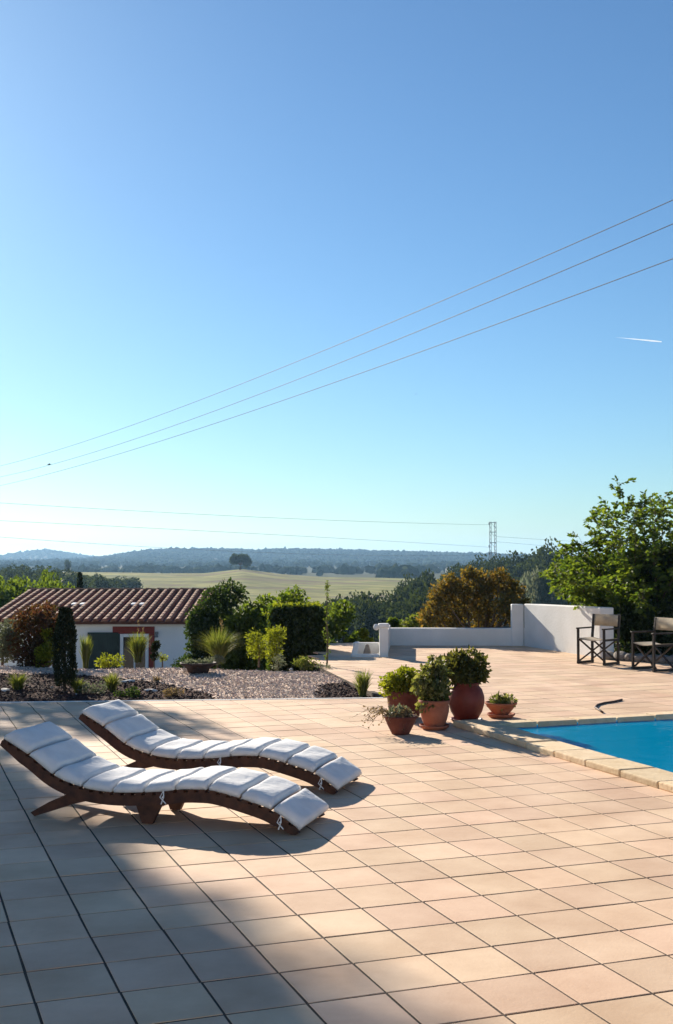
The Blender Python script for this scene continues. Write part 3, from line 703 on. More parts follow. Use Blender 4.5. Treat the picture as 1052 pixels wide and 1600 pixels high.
mb = MB(); mb.tube([(hw + .03, -.05, .2), (hw + .03, -.05, eh - .1)], .035, 8); mb.build('downpipe', M['metal'], house)

# pale yard out of view, added to bounce sunlight onto the house wall
gx_, gy_ = 30, 30; xs = np.linspace(-20, -.5, gx_); ys = np.linspace(26.2, HY - .02, gy_); XX, YY = np.meshgrid(xs, ys); ZZ = terrain_z(XX, YY) + .03
ix = np.arange(gx_ * gy_).reshape(gy_, gx_); Fq = np.stack([ix[:-1, :-1], ix[:-1, 1:], ix[1:, 1:], ix[1:, :-1]], -1).reshape(-1, 4)
M['bounce_yard'] = surf('bounce_yard_earth', (.42, .36, .28), (.55, .49, .40), rough=1, scale=.8, bump=.3, bscale=12)
tag(link('bounce_yard', np_mesh('bounce_yard', np.stack([XX, YY, ZZ], -1).reshape(-1, 3), Fq), M['bounce_yard']), kind='structure')
# unseen house added behind the camera to bounce warm light into the shade
mh = empty('unseen_house', (-1, -10.5, 0), 0, 'unseen white house added behind the viewpoint to bounce warm light onto the patio', 'house')
mb = MB()
for x0, x1, z0, z1 in ((-8, -4.6, 0, 5.2), (-3.4, -.6, 0, 5.2), (.6, 3.6, 0, 5.2), (4.8, 8, 0, 5.2), (-4.6, -3.4, 2.1, 5.2), (-4.6, -3.4, 0, .9), (-.6, .6, 2.2, 5.2), (3.6, 4.8, 2.1, 5.2), (3.6, 4.8, 0, .9)): mb.box(((x0 + x1) / 2, -.2, (z0 + z1) / 2), (x1 - x0, .4, z1 - z0))
mb.box((0, -8.2, 2.6), (16, .4, 5.2)); mb.box((-7.8, -4.2, 2.6), (.4, 7.6, 5.2)); mb.box((7.8, -4.2, 2.6), (.4, 7.6, 5.2)); mb.build('wall', M['housewhite'], mh)
mb = MB(); mb.add([(-8.4, .4, 5.15), (8.4, .4, 5.15), (8.4, -4.2, 6.5), (-8.4, -4.2, 6.5), (8.4, -8.8, 5.15), (-8.4, -8.8, 5.15)], [(0, 1, 2, 3), (3, 2, 4, 5), (0, 3, 5), (1, 4, 2), (0, 5, 4, 1)]); mb.build('roof', M['roof'], mh)
for x in (-4, 4.2):
    mb = MB(); mb.box((x, -.25, 1.5), (1.2, .06, 1.2)); wn = mb.build('window', M['frame_white'], mh); mb = MB(); mb.box((x, -.21, 1.5), (1.0, .03, 1.0)); mb.build('pane', M['glass'], wn)
mb = MB(); mb.box((0, -.25, 1.1), (1.2, .08, 2.2)); mb.build('door', M['green_paint'], mh)

# ------------------------------------------------------------------ sun loungers
LA = R(16)
top_c = [(-.0, .028), (.06, .075), (.19, .150), (.36, .200), (.57, .246), (.70, .250), (.82, .242), (.95, .222), (1.2, .203), (1.36, .204), (1.5, .222), (1.7, .285), (1.9, .415), (2.10, .52)]
def catmull(pts, n):
    P = np.array(pts); out = []
    for i in range(len(P) - 1):
        p0, p1, p2, p3 = P[max(i - 1, 0)], P[i], P[i + 1], P[min(i + 2, len(P) - 1)]
        for t in np.linspace(0, 1, 8, endpoint=False):
            out.append(.5 * (2 * p1 + (p2 - p0) * t + (2 * p0 - 5 * p1 + 4 * p2 - p3) * t * t + (3 * p1 - p0 - 3 * p2 + p3) * t ** 3))
    out.append(P[-1]); out = np.array(out)
    L = np.concatenate([[0], np.cumsum(np.linalg.norm(np.diff(out, axis=0), axis=1))]); s = np.linspace(0, L[-1], n)
    return np.stack([np.interp(s, L, out[:, 0]), np.interp(s, L, out[:, 1])], 1)
curve = catmull(top_c, 61)
tan = np.gradient(curve, axis=0); tan /= np.linalg.norm(tan, axis=1)[:, None]; nor = np.stack([-tan[:, 1], tan[:, 0]], 1)
LW = .58
def sweep(y0, y1, lo, hi, i0=0, i1=60, endtaper=0):
    """a board following the curve: lo/hi are offsets along the curve's normal, y0..y1 across"""
    mb = MB(); ks = range(i0, i1 + 1)
    for k in ks:
        tp = 1 - endtaper * (1 - min(1, min(k - i0, i1 - k) / 5))
        for (y, o) in ((y0, lo * tp + hi * (1 - tp)), (y1, lo * tp + hi * (1 - tp)), (y1, hi), (y0, hi)):
            p = curve[k] + nor[k] * o; mb.v.append((-p[0], y, max(p[1], .002)))
    n = len(ks)
    for j in range(n - 1):
        for q in range(4): mb.f.append((4 * j + q, 4 * j + (q + 1) % 4, 4 * j + 4 + (q + 1) % 4, 4 * j + 4 + q))
    mb.f.append((3, 2, 1, 0)); e = 4 * (n - 1); mb.f.append((e, e + 1, e + 2, e + 3)); return mb
slat_me = None
def make_lounger():
    r = empty('sun_lounger', (0, 0, 0), 0, 'x', 'sun lounger')
    for y in (0, LW - .04): sweep(y, y + .04, -.085, -.018, 0, 60, .45).build('rail', M['wood'], r)
    for k in range(1, 60, 2):
        mb = MB(); p = curve[k] - nor[k] * .008; a = math.atan2(tan[k][1], tan[k][0])
        mb.box((0, 0, 0), (.042, LW + .035, .020)); o = mb.build('slat', M['wood'], r, (-p[0], LW / 2, p[1])); o.rotation_euler = (0, a, 0)
    # cushion of ten stitched pads
    ST, CTK = 6, .055
    for q in range(10):
        i0, i1 = q * 6, q * 6 + 6
        nu, nv = 14, 10; y0, y1 = -.012, LW + .012; vt = []; mb = MB()
        for a in range(nu + 1):
            f_ = a / nu; kk = i0 + .24 + (i1 - i0 - .48) * f_; k0 = min(int(kk), 59); fr = kk - k0
            c = curve[k0] * (1 - fr) + curve[k0 + 1] * fr; n_ = nor[k0] * (1 - fr) + nor[k0 + 1] * fr; t_ = tan[k0]
            for b in range(nv + 1):
                g = b / nv; ed = min(1, 8.0 * min(f_, 1 - f_) + .12); ee = min(1, 6 * min(g, 1 - g))
                puff = (1 - (1 - ed) ** 2.2) ** .6 * (.45 + .55 * (1 - (1 - ee) ** 2) ** .5)
                th = .014 + (CTK - .010) * puff + .003 * math.sin(q * 3 + f_ * 5 + g * 9)
                y = y0 + (y1 - y0) * g + (.004 * math.sin(q * 1.7)); p = c + n_ * (.004 + th)
                mb.v.append((-p[0], y, p[1]))
        nn = (nu + 1) * (nv + 1)
        for a in range(nu + 1):
            f_ = a / nu; kk = i0 + .24 + (i1 - i0 - .48) * f_; k0 = min(int(kk), 59); fr = kk - k0
            c = curve[k0] * (1 - fr) + curve[k0 + 1] * fr; n_ = nor[k0]
            for b in range(nv + 1):
                g = b / nv; p = c + n_ * .003; mb.v.append((-p[0], y0 + (y1 - y0) * g * 1.0, p[1]))
        for base, fl in ((0, False), (nn, True)):
            for a in range(nu):
                for b in range(nv):
                    i = base + a * (nv + 1) + b; fc = (i, i + 1, i + nv + 2, i + nv + 1); mb.f.append(fc[::-1] if fl else fc)
        rim = [b for b in range(nv + 1)] + [a * (nv + 1) + nv for a in range(1, nu + 1)] + [nu * (nv + 1) + b for b in range(nv - 1, -1, -1)] + [a * (nv + 1) for a in range(nu - 1, 0, -1)]
        for a in range(len(rim)): b = (a + 1) % len(rim); mb.f.append((rim[a], rim[b], rim[b] + nn, rim[a] + nn))
        mb.build('cushion_pad', M['cushion'], r, smooth=True)
    # legs: splayed pair under the head, short pair in the middle, crossbars
    for y in (.045, LW - .085):
        mb = MB(); pts = [(-1.50, .16), (-1.62, .13), (-1.76, .075), (-1.90, .004)]; hw_ = [.045, .045, .038, .03]
        for (x, z), h_ in zip(pts, hw_):
            for yy, s in ((y, -1), (y + .04, -1), (y + .04, 1), (y, 1)): mb.v.append((x - s * h_ * .5, yy, max(z + s * h_ * .7, .001)))
        for j in range(3):
            for q in range(4): mb.f.append((4 * j + q, 4 * j + (q + 1) % 4, 4 * j + 4 + (q + 1) % 4, 4 * j + 4 + q))
        mb.f += [(3, 2, 1, 0), (12, 13, 14, 15)]; mb.build('leg', M['wood'], r)
        mb = MB(); y2 = y
        vs = [(-1.16, y2, .16), (-.95, y2, .16), (-1.03, y2, .001), (-1.10, y2, .001)]
        vs = vs + [(x, yy + .04, z) for x, yy, z in vs]
        mb.add(vs, [(0, 1, 2, 3), (7, 6, 5, 4)] + [(i, (i + 1) % 4, 4 + (i + 1) % 4, 4 + i) for i in range(4)]); mb.build('leg', M['wood'], r)
    mb = MB(); mb.bar((-1.72, .07, .09), (-1.72, LW - .07, .09), .05, .03); mb.build('crossbar', M['wood'], r)
    mb = MB(); mb.bar((-1.06, .07, .10), (-1.06, LW - .07, .10), .03, .05); mb.build('crossbar', M['wood'], r)
    for k, s in ((26, 1), (4, 1)):
        mb = MB(); p = curve[k]
        mb.tube([(-p[0], -.03, p[1] + .01), (-p[0] + .005, -.04, p[1] - .03), (-p[0] - .012, -.042, p[1] - .075)], .004, 5)
        mb.tube([(-p[0], -.03, p[1] + .01), (-p[0] - .02, -.042, p[1] - .03), (-p[0] + .022, -.043, p[1] - .07)], .004, 5)
        mb.lathe([(.001, -.008), (.009, 0), (.001, .008)], 6); mb.v[-18:] = [(x - p[0], y - .042, z + p[1] - .03) for x, y, z in mb.v[-18:]]
        mb.build('tie', M['cushion'], r)
    return r
l1 = make_lounger(); t1 = G(470, 1307); l1.location = (t1.x, t1.y, .004); l1.rotation_euler.z = -LA
l2 = copy_tree(l1); t2 = G(529, 1243); l2.location = (t2.x, t2.y, .004)
l2.rotation_euler.z = -R(17)
l1['label'] = 'nearer wavy dark wood sun lounger with white segmented cushion'; l2['label'] = 'farther wavy dark wood sun lounger with white segmented cushion, behind the other'
for o in (l1, l2): o['group'] = 'sun loungers on the patio'

# ------------------------------------------------------------------ director chairs
def make_chair():
    r = empty('director_chair', (0, 0, 0), 0, 'x', 'chair')
    # local: +X is the front, Y across; posts at +-
    wx, wy, ah, bh, shh = .20, .245, .56, .785, .41
    for sy in (-1, 1):
        mb = MB(); mb.bar((wx, sy * wy, 0), (wx, sy * wy, ah), .032, .032, (1, 0, 0)); mb.build('front_post', M['chairwood'], r)
        mb = MB(); mb.bar((-wx, sy * wy, 0), (-wx, sy * wy, shh), .034, .032, (1, 0, 0)); mb.bar((-wx, sy * wy, shh), (-wx - .05, sy * wy, bh), .034, .032, (1, 0, 0)); mb.build('back_post', M['chairwood'], r)
        mb = MB(); mb.bar((wx + .03, sy * wy, ah + .012), (-wx - .02, sy * wy, ah + .012), .05, .022); mb.build('armrest', M['chairwood'], r, bevel=.006)
        mb = MB(); mb.bar((wx, sy * wy, shh - .015), (-wx, sy * wy, shh - .015), .026, .034); mb.build('seat_rail', M['chairwood'], r)
        mb = MB(); mb.bar((wx + .02, sy * wy, .02), (-wx - .02, sy * wy, .02), .034, .036); mb.build('foot_rail', M['chairwood'], r)
    for x in (wx - .035, -wx + .035):
        for s in (-1, 1):
            mb = MB(); mb.bar((x + s * .01, -s * (wy - .01), .05), (x + s * .01, s * (wy - .01), shh - .03), .018, .03, (1, 0, 0)); mb.build('cross_brace', M['chairwood'], r)
    mb = MB(); n = 8
    for j in range(n + 1):
        y = -wy + 2 * wy * j / n; z = shh + .005 - .03 * math.sin(math.pi * j / n)
        mb.v += [(wx + .01, y, z), (-wx - .0, y, z), (wx + .01, y, z - .006), (-wx, y, z - .006)]
    for j in range(n):
        a = 4 * j; mb.f += [(a, a + 1, a + 5, a + 4), (a + 2, a + 6, a + 7, a + 3), (a, a + 4, a + 6, a + 2), (a + 1, a + 3, a + 7, a + 5)]
    mb.build('seat', M['canvas'], r, smooth=True)
    mb = MB()
    for j in range(n + 1):
        y = -wy - .02 + (2 * wy + .04) * j / n; x = -.03 * math.sin(math.pi * j / n)
        mb.v += [(x - wx - .02, y, bh - .185), (x - wx - .043, y, bh + .005), (x - wx - .028, y, bh - .185), (x - wx - .051, y, bh + .005)]
    for j in range(n):
        a = 4 * j; mb.f += [(a, a + 1, a + 5, a + 4), (a + 2, a + 6, a + 7, a + 3), (a, a + 4, a + 6, a + 2), (a + 1, a + 3, a + 7, a + 5)]
    mb.build('backrest', M['canvas'], r, smooth=True)
    return r
c1 = make_chair(); p = G(935, 1037.5); c1.location = (p.x, p.y, .003); c1.rotation_euler.z = math.atan2(-.70, -.72)
c2 = copy_tree(c1); p = G(1022, 1047.5); c2.location = (p.x, p.y, .003); c2.rotation_euler.z = math.atan2(-.42, -.9)
c1['label'] = 'dark folding director chair standing beside the tall white wall'; c2['label'] = 'dark folding director chair at the right edge, in front of the leafy tree'
for o in (c1, c2): o['group'] = 'director chairs on the patio'

# ------------------------------------------------------------------ potted plants
def pot(loc, label, prof, mat, saucer=None, mod=None, rimz=None, name='potted_plant'):
    e = empty(name, loc, 0, label, 'potted plant', None)
    z0 = .03 if saucer else .002
    pr_ = [(r, z + z0) for r, z in prof]; rt, zt = pr_[-1]
    pr_ += [(rt - .018, zt), (rt - .022, zt - .05)]
    mb = MB(); mb.lathe(pr_, 40, mod); mb.build('pot', mat, e, smooth=True)
    mb = MB(); mb.lathe([(.001, zt - .045), (rt - .02, zt - .04)], 24); mb.build('soil', M['soil'], e)
    if saucer:
        mb = MB(); mb.lathe([(saucer * .8, .002), (saucer, .03), (saucer * 1.02, .045), (saucer * .94, .045), (saucer * .9, .025)], 32); mb.build('saucer', mat, e, smooth=True)
    return e, zt
def dome(e, seed, n, L, mat, zc, rx, rz, cr, nc=14, aspect=.36, stems=8, zmin=None, cx=0, name='foliage'):
    rng = np.random.default_rng(seed); cl = blob_clumps(rng, nc, cx, zc, rx, rz, cr, low=zmin if zmin is not None else zc - rz)
    P, d = clump_pts(rng, cl, n, .3); leaves(name, P, L * (.6 + .8 * rng.random(n)), rng, mat, e, aspect, d, .5)
    return cl
# ribbed pot with a yellow green mound
pA = G(632, 1121); k = pA.y / F
e, zt = pot(pA, 'tall fluted dark red pot with a yellow-green leafy mound', [(.145, 0), (.155, .02), (.168, .14), (.176, .225), (.190, .24), (.192, .28), (.185, .295)], M['pot_brown'],
            mod=lambda a, i: 1 + (.07 * abs(math.sin(a * 9)) if 1 <= i <= 3 else 0))
dome(e, 21, 2800, .042, LM['lime'], zt + .06, .20, .14, .10, zmin=zt + .02, nc=24)
rng = np.random.default_rng(2); mb = MB(); limbs(mb, rng, (0, 0, zt - .05), blob_clumps(rng, 9, 0, zt + .08, .16, .1, .1), .008, 9); mb.build('stem', M['bark'], e)
# small bowl with dry trailing stems
pB = G(626, 1147)
e, zt = pot(pB, 'small brown bowl pot with dry straggling stems spilling to the left', [(.085, 0), (.09, .01), (.13, .09), (.155, .155), (.165, .165), (.165, .18)], M['pot_brown'])
rng = np.random.default_rng(9); mb = MB(); LP = []
for k in range(46):
    a = rng.random() * 6.283; l_ = .12 + .2 * rng.random()
    dx, dy = math.cos(a) * .75 - .35, math.sin(a) * .6
    p0 = Vector((dx * .08, dy * .08, zt - .04)); p1 = p0 + Vector((dx * l_ * .55, dy * l_ * .5, .05 + .08 * rng.random())); p2 = p0 + Vector((dx * l_ * 1.2, dy * l_, .02 + .06 * rng.normal()))
    mb.tube([p0, p0.lerp(p1, .6) + Vector((0, 0, .02)), p1, p2], [.003, .0025, .002, .001], 4, False)
    for t in np.linspace(.3, 1, 9): q = p0.lerp(p1, min(1, t * 1.6)) if t < .6 else p1.lerp(p2, (t - .6) / .4); LP.append(q + Vector(rng.normal(size=3) * .014))
mb.build('stem', LM['dry'], e); leaves('foliage', [tuple(p) for p in LP], .028, rng, LM['dry'], e, .35)
cl = dome(e, 31, 260, .035, LM['silver'], zt + .01, .12, .05, .06, nc=8, zmin=zt - .02, name='low_foliage')
# terracotta urn with cream edged shrub
pC = G(679, 1139)
e, zt = pot(pC, 'terracotta urn with a shrub of cream-edged leaves, between two red pots', [(.10, 0), (.105, .015), (.125, .06), (.148, .15), (.150, .20), (.143, .215), (.158, .235), (.162, .265)], M['pot_terra'], saucer=.15)
dome(e, 41, 1500, .05, LM['varieg'], zt + .13, .15, .19, .075, nc=20, zmin=zt + .0)
dome(e, 43, 420, .045, LM['varieg'], zt + .33, .10, .12, .05, nc=8, zmin=zt + .2, name='top_foliage')
rng = np.random.default_rng(4); mb = MB(); limbs(mb, rng, (0, 0, zt - .05), blob_clumps(rng, 12, 0, zt + .26, .12, .18, .1), .008, 12); mb.build('stem', M['bark'], e)
rng = np.random.default_rng(45); n = 60; a = rng.random(n) * 2.2 + 2.3; P = np.stack([np.cos(a) * .155, np.sin(a) * .155, zt - .10 * rng.random(n)], 1)
leaves('trailing_foliage', P, .05, rng, LM['varieg'], e, .4, droop=.6)
# large round pot with dense bush
pD = G(729, 1129)
e, zt = pot(pD, 'large round red glazed pot on a saucer with a dense olive-green bush', [(.10, 0), (.125, .02), (.165, .09), (.190, .18), (.188, .25), (.165, .32), (.135, .355), (.13, .375), (.14, .39)], M['pot_red'], saucer=.165)
dome(e, 51, 3600, .055, LM['olive'], zt + .14, .215, .17, .10, nc=26, aspect=.26, zmin=zt + .02)
dome(e, 52, 500, .05, LM['olive'], zt + .12, .12, .1, .08, nc=7, aspect=.26, cx=-.2, zmin=zt + .04, name='side_foliage')
rng = np.random.default_rng(6); mb = MB(); limbs(mb, rng, (0, 0, zt - .05), blob_clumps(rng, 12, 0, zt + .18, .17, .15, .1), .011, 12); mb.build('stem', M['bark'], e)
# shallow bowl on a saucer
pE = G(783, 1121)
e, zt = pot(pE, 'shallow terracotta bowl on a saucer at the pool corner with low succulents', [(.08, 0), (.085, .012), (.12, .05), (.165, .11), (.175, .12), (.175, .135)], M['pot_terra'], saucer=.15)
dome(e, 61, 420, .045, LM['varieg'], zt + .01, .10, .05, .05, nc=10, zmin=zt - .03, aspect=.28)
rng = np.random.default_rng(61); mb = MB(); limbs(mb, rng, (0, 0, zt - .05), blob_clumps(rng, 8, 0, zt + .03, .09, .04, .1), .005, 8); mb.build('stem', LM['varieg'], e)
# low bowl planter on the gravel
pF = GB(310, 1052)
e = empty('bowl_planter', pF, 0, 'wide bowl planter on the gravel, coloured dark for its backlit shade', 'planter')
mb = MB(); mb.lathe([(.15, .0), (.165, .02), (.175, .055), (.20, .085), (.265, .12), (.28, .13), (.28, .155), (.262, .155), (.24, .12)], 40); mb.build('bowl', M['pot_dark'], e, smooth=True)
mb = MB(); mb.lathe([(.001, .128), (.25, .125)], 24); mb.build('soil', M['soil'], e)
rng = np.random.default_rng(71)
leaves('foliage', np.stack([rng.uniform(-.2, .22, 260), rng.uniform(-.15, .15, 260), .13 + .05 * rng.random(260)], 1), .045, rng, LM['silver'], e, .35, np.tile([0, 0, 1.], (260, 1)), .4)
# hose lying by the pool
mb = MB(); pts = [G(x, y, .012) for x, y in ((972, 1093), (960, 1096), (945, 1098), (934, 1101), (930, 1105), (936, 1109), (942, 1113))]
mb.tube(pts, .012, 6); tag(mb.build('garden_hose', M['hose'], smooth=True), 'short piece of dark hose lying on the paving behind the pool', 'hose')

# ------------------------------------------------------------------ garden plants
def on_ground(px, Y):                       # x position at depth Y, resting on the falling bed or the land
    x = Dp(px, 0, Y).x
    return x
def bedfall(x, y):
    # height of the bed's far slope
    s = min(max((c00.x - x) / (c00.x - c10.x), 0), 1); yb = c01.lerp(c11, s).y
    if y <= yb: return bedz(x, y)
    e_ = min((y - yb) / 5.0, 1); return max(-.05 - 2.4 * float(smooth(0, 1, e_)), TZ(x, y))
def at_bed(px, Y): x = Dp(px, 0, Y).x; return Vector((x, Y, bedfall(x, Y)))
def top_h(py, p): return Dp(0, py, p.y).z - p.z
# big dark shrub right of the house
p = at_bed(345, 27.5); h = top_h(914, p)
bush('laurel_shrub', p, .78, h, 9000, .075, LM['dark'], 'large dark evergreen shrub against the right end of the farm house', seed=101, nc=30, cr=.36, zc=.50)
p = at_bed(392, 26.5); h = top_h(936, p); bush('green_shrub', p, .62, h, 7000, .075, LM['mid'], 'leafy green shrub between the dark shrub and the clipped hedge', seed=102, nc=34, zc=.6)
p = at_bed(452, 26.2); h = top_h(924, p); bush('green_shrub', p, .78, h, 8000, .075, LM['fresh'], 'tall light green shrub rising behind the clipped hedge', seed=103, nc=36, zc=.62)
p = at_bed(535, 25.6); h = top_h(944, p); bush('green_shrub', p, .47, h, 5200, .07, LM['mid'], 'rounded green shrub right of the clipped hedge', seed=104, nc=22, zc=.5)
p = at_bed(568, 25.0); h = top_h(985, p); bush('green_shrub', p, .2, h, 1400, .06, LM['lime'], 'small bright green shrub beside the white trough', seed=105, nc=10, zc=.5)
# clipped hedge block
hp = at_bed(466, 22.6); hh = top_h(950, hp); hwx = 82 * 22.6 / F / 2
rng = np.random.default_rng(110); e = empty('clipped_hedge', hp, R(3), 'square clipped hedge block with sunlit top and dark face', 'hedge')
n = 46000; P = np.stack([rng.uniform(-hwx, hwx, n), rng.uniform(-.42, .42, n), rng.uniform(.02, hh, n)], 1)
f_ = rng.integers(0, 7, n); jit = rng.normal(size=n) * .022
P[f_ == 0, 1] = -.42 + jit[f_ == 0]; P[f_ == 1, 0] = -hwx + jit[f_ == 1]; P[f_ == 2, 0] = hwx + jit[f_ == 2]; P[f_ == 3, 2] = hh + jit[f_ == 3]; P[f_ == 4, 1] = .42 + jit[f_ == 4]
rr_ = .14; dxx = np.maximum(np.abs(P[:, 0]) - (hwx - rr_), 0); dzz = np.maximum(P[:, 2] - (hh - rr_), 0); over = np.hypot(dxx, dzz)
sc = np.where((over > rr_) & (dxx > 0) & (dzz > 0), rr_ / np.maximum(over, 1e-6), 1)
P[:, 0] = np.where(sc < 1, np.sign(P[:, 0]) * (hwx - rr_ + dxx * sc), P[:, 0]); P[:, 2] = np.where(sc < 1, hh - rr_ + dzz * sc, P[:, 2])
leaves('foliage', P, .055 * (.6 + .8 * rng.random(n)), rng, LM['dark'], e, .42)
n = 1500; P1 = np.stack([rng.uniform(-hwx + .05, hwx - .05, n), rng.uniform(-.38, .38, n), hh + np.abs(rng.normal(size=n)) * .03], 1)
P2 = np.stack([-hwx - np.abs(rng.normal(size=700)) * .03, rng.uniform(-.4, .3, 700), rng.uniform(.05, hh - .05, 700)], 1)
leaves('sunlit_tint_leaves', np.concatenate([P1, P2]), .05, rng, LM['lime'], e, .32, np.concatenate([np.tile([0, 0, 1.], (n, 1)), np.tile([-1., 0, .3], (700, 1))]), .5)  # brighter leaves on top and left side: sunlight put into the colour
mb = MB()
for k in range(6):
    x, y = rng.uniform(-.3, .3), rng.uniform(-.25, .25); mb.tube([(x, y, -.2), (x * 1.1, y, hh * .5), (x * 1.3, y * 1.2, hh * .9)], [.022, .016, .006], 6)
mb.build('stem', M['bark'], e)
# thin staked sapling right of the hedge
p = GB(511, 1046); h = (1046 - 908) / F * p.y; rng = np.random.default_rng(111)
e = empty('sapling', p, 0, 'thin young sapling with sparse leaves at the right edge of the hedge', 'tree')
mb = MB(); mb.tube([(0, 0, -.05), (.01, 0, h * .3), (-.005, 0, h * .7), (.005, 0, h)], [.016, .012, .007, .002], 6); tr_ = mb.build('trunk', M['bark'], e)
mb = MB(); LP = []
for k in range(30):
    z = h * (.08 + .9 * rng.random()); a = rng.random() * 6.283; l_ = (.10 if z < h * .68 else .05) * (.6 + .6 * rng.random()); q0 = Vector((0, 0, z)); q1 = q0 + Vector((math.cos(a) * l_ * .55, math.sin(a) * l_ * .55, l_ * .8))
    mb.tube([q0, q1], [.004, .0015], 4, False)
    for t in np.linspace(.2, 1.1, 12): LP.append(tuple(q0.lerp(q1, t) + Vector(rng.normal(size=3) * .012)))
mb.build('twig', M['bark'], e); leaves('crown', LP, .032, rng, LM['mid'], e, .33)
# bright shrubs and small plants along the back of the bed
def small(px, py, pyt, wpx, n, L, mat, label, seed, cat='shrub', nc=9, aspect=.34, group=None, zc=.5, name='garden_shrub'):
    p = GB(px, py); h = (py - pyt) / F * p.y; return bush(name, p, wpx / 2 / F * p.y, h, n, L, mat, label, cat, seed, nc, aspect, group, True, .45, zc=min(zc, .46), dens=1.6)
small(405, 1030, 985, 36, 520, .05, LM['lime'], 'bright lime shrub with upright shoots left of the hedge', 121, aspect=.22)
small(432, 1036, 978, 30, 620, .05, LM['lime'], 'bright yellow-green shrub touching the left side of the hedge', 122, aspect=.22)
small(476, 1045, 1026, 38, 420, .035, LM['grass'], 'low olive cushion plant in front of the hedge', 123)
small(435, 1047, 1020, 18, 160, .05, LM['silver'], 'small spiky grey-green plant at the gravel edge before the hedge', 124, aspect=.12)
small(170, 1039, 1020, 44, 420, .045, LM['lime'], 'low yellow-green plant in front of the green shutter', 125, aspect=.2)
small(241, 1033, 1003, 13, 420, .04, LM['cypress'], 'tiny dark clipped cone shrub beside the door', 126)
small(254, 1033, 1022, 16, 120, .03, LM['lime'], 'little green tuft right of the dark cone shrub', 127)
small(340, 1040, 1027, 34, 300, .03, LM['silver'], 'low silvery ground plant behind the bowl planter', 128)
small(72, 1042, 984, 40, 800, .045, LM['lime'], 'sunlit yellow-green shrub in front of the plum coloured bush', 129)
small(57, 1040, 946, 84, 3600, .055, LM['purple'], 'plum-brown leafy bush in front of the left end of the house', 130, nc=20)
small(4, 1036, 972, 58, 1500, .05, LM['silver'], 'grey-green shrub at the left edge of the garden', 131, nc=12)
small(150, 1085, 1068, 44, 300, .03, LM['silver'], 'low dull green ground plant at the patio edge', 132, nc=7)
small(208, 1087, 1072, 50, 300, .03, LM['dark'], 'flat dark ground plant at the patio edge, right of the cypress', 133, nc=7)
small(270, 1086, 1074, 30, 160, .03, LM['dry'], 'tiny dry brown plant at the patio edge', 134, nc=6)
small(508, 1049, 1036, 22, 120, .03, LM['silver'], 'tiny grey plant at the foot of the sapling', 135, nc=5)
# dark young cypress in the bed
p = GB(101, 1084); h = (1084 - 951) / F * p.y; rng = np.random.default_rng(140)
e = empty('cypress', p, 0, 'dark slender young cypress standing in the bark bed', 'tree')
n = 5200; t = rng.random(n) ** .8; a = rng.random(n) * 6.283; rad = .145 * np.clip(1.15 - np.abs(t - .45) ** 1.6 * 1.3, .25, 1) * (1 - .35 * t ** 4) * (.55 + .45 * rng.random(n) ** .5) * (1 + .12 * np.sin(a * 3 + t * 9))
P = np.stack([np.cos(a) * rad, np.sin(a) * rad, .06 + t * (h - .1)], 1)
leaves('crown', P, .045, rng, LM['cypress'], e, .2, np.tile([0, 0, 1.], (n, 1)), .7)
mb = MB(); mb.tube([(0, 0, -.05), (0, 0, h * .5), (0, 0, h * .9)], [.022, .016, .004], 7); mb.build('trunk', M['bark'], e)
# ornamental grasses
def gr(px, py, pyt, wpx, n, label, seed, **k):
    p = GB(px, py); return grass('grass_clump', p, (py - pyt) / F * p.y, wpx / 2 / F * p.y, n, label, seed=seed, group='ornamental grasses in the bed', **k)
gr(216, 1032, 982, 42, 420, 'feathery ornamental grass in front of the house door', 151, plume=2)
gr(134, 1042, 986, 30, 300, 'upright pale grass left of the green shutter', 152, plume=0, lean=.35)
gr(342, 1036, 975, 58, 700, 'large arching ornamental grass in front of the dark evergreen shrub', 153, plume=2, lean=.75)
gr(567, 1087, 1038, 42, 260, 'sparse upright grass tuft at the patio corner near the pots', 154, lean=.4)
gr(28, 1080, 1046, 44, 260, 'green grassy tuft in the bark bed at far left', 155)
gr(175, 1080, 1046, 34, 240, 'green grassy tuft right of the slender cypress', 156)
gr(122, 1084, 1056, 34, 200, 'dull green tuft at the foot of the slender cypress', 157)
gr(245, 1066, 1052, 26, 90, 'tiny dry grass tuft alone on the gravel', 158, mat=LM['dry'])
# pale rocks in the bark
for k, (px, py, s, lab) in enumerate(((82, 1076, .035, 'small white stone left of the slender cypress'), (119, 1087, .025, 'tiny white stone right of the slender cypress'), (8, 1081, .06, 'long pale stone at the left end of the bark bed'),
                                      (236, 1079, .055, 'long pale stone at the right end of the dark bark'), (200, 1068, .055, 'pale flat stone behind the green tuft'), (455, 1044, .04, 'pale stone in front of the hedge'))):
    p = GB(px, py); me = bpy.data.meshes.new('rock'); bm = bmesh.new(); bmesh.ops.create_icosphere(bm, subdivisions=2, radius=1)
    for v in bm.verts: v.co *= 1 + .2 * math.sin(v.co.x * 3 + k) * math.sin(v.co.y * 2.6 + k * 2) + rs.normal() * .03
    bm.to_mesh(me); bm.free(); o = link('rock', me, M['rock'], None, p + Vector((0, 0, s * .15)), k * .9 + .2); o.scale = (s * (1.9 if k > 1 else 1), s * .9, s * .5); tag(o, lab, 'rock', 'pale rocks in the bed')

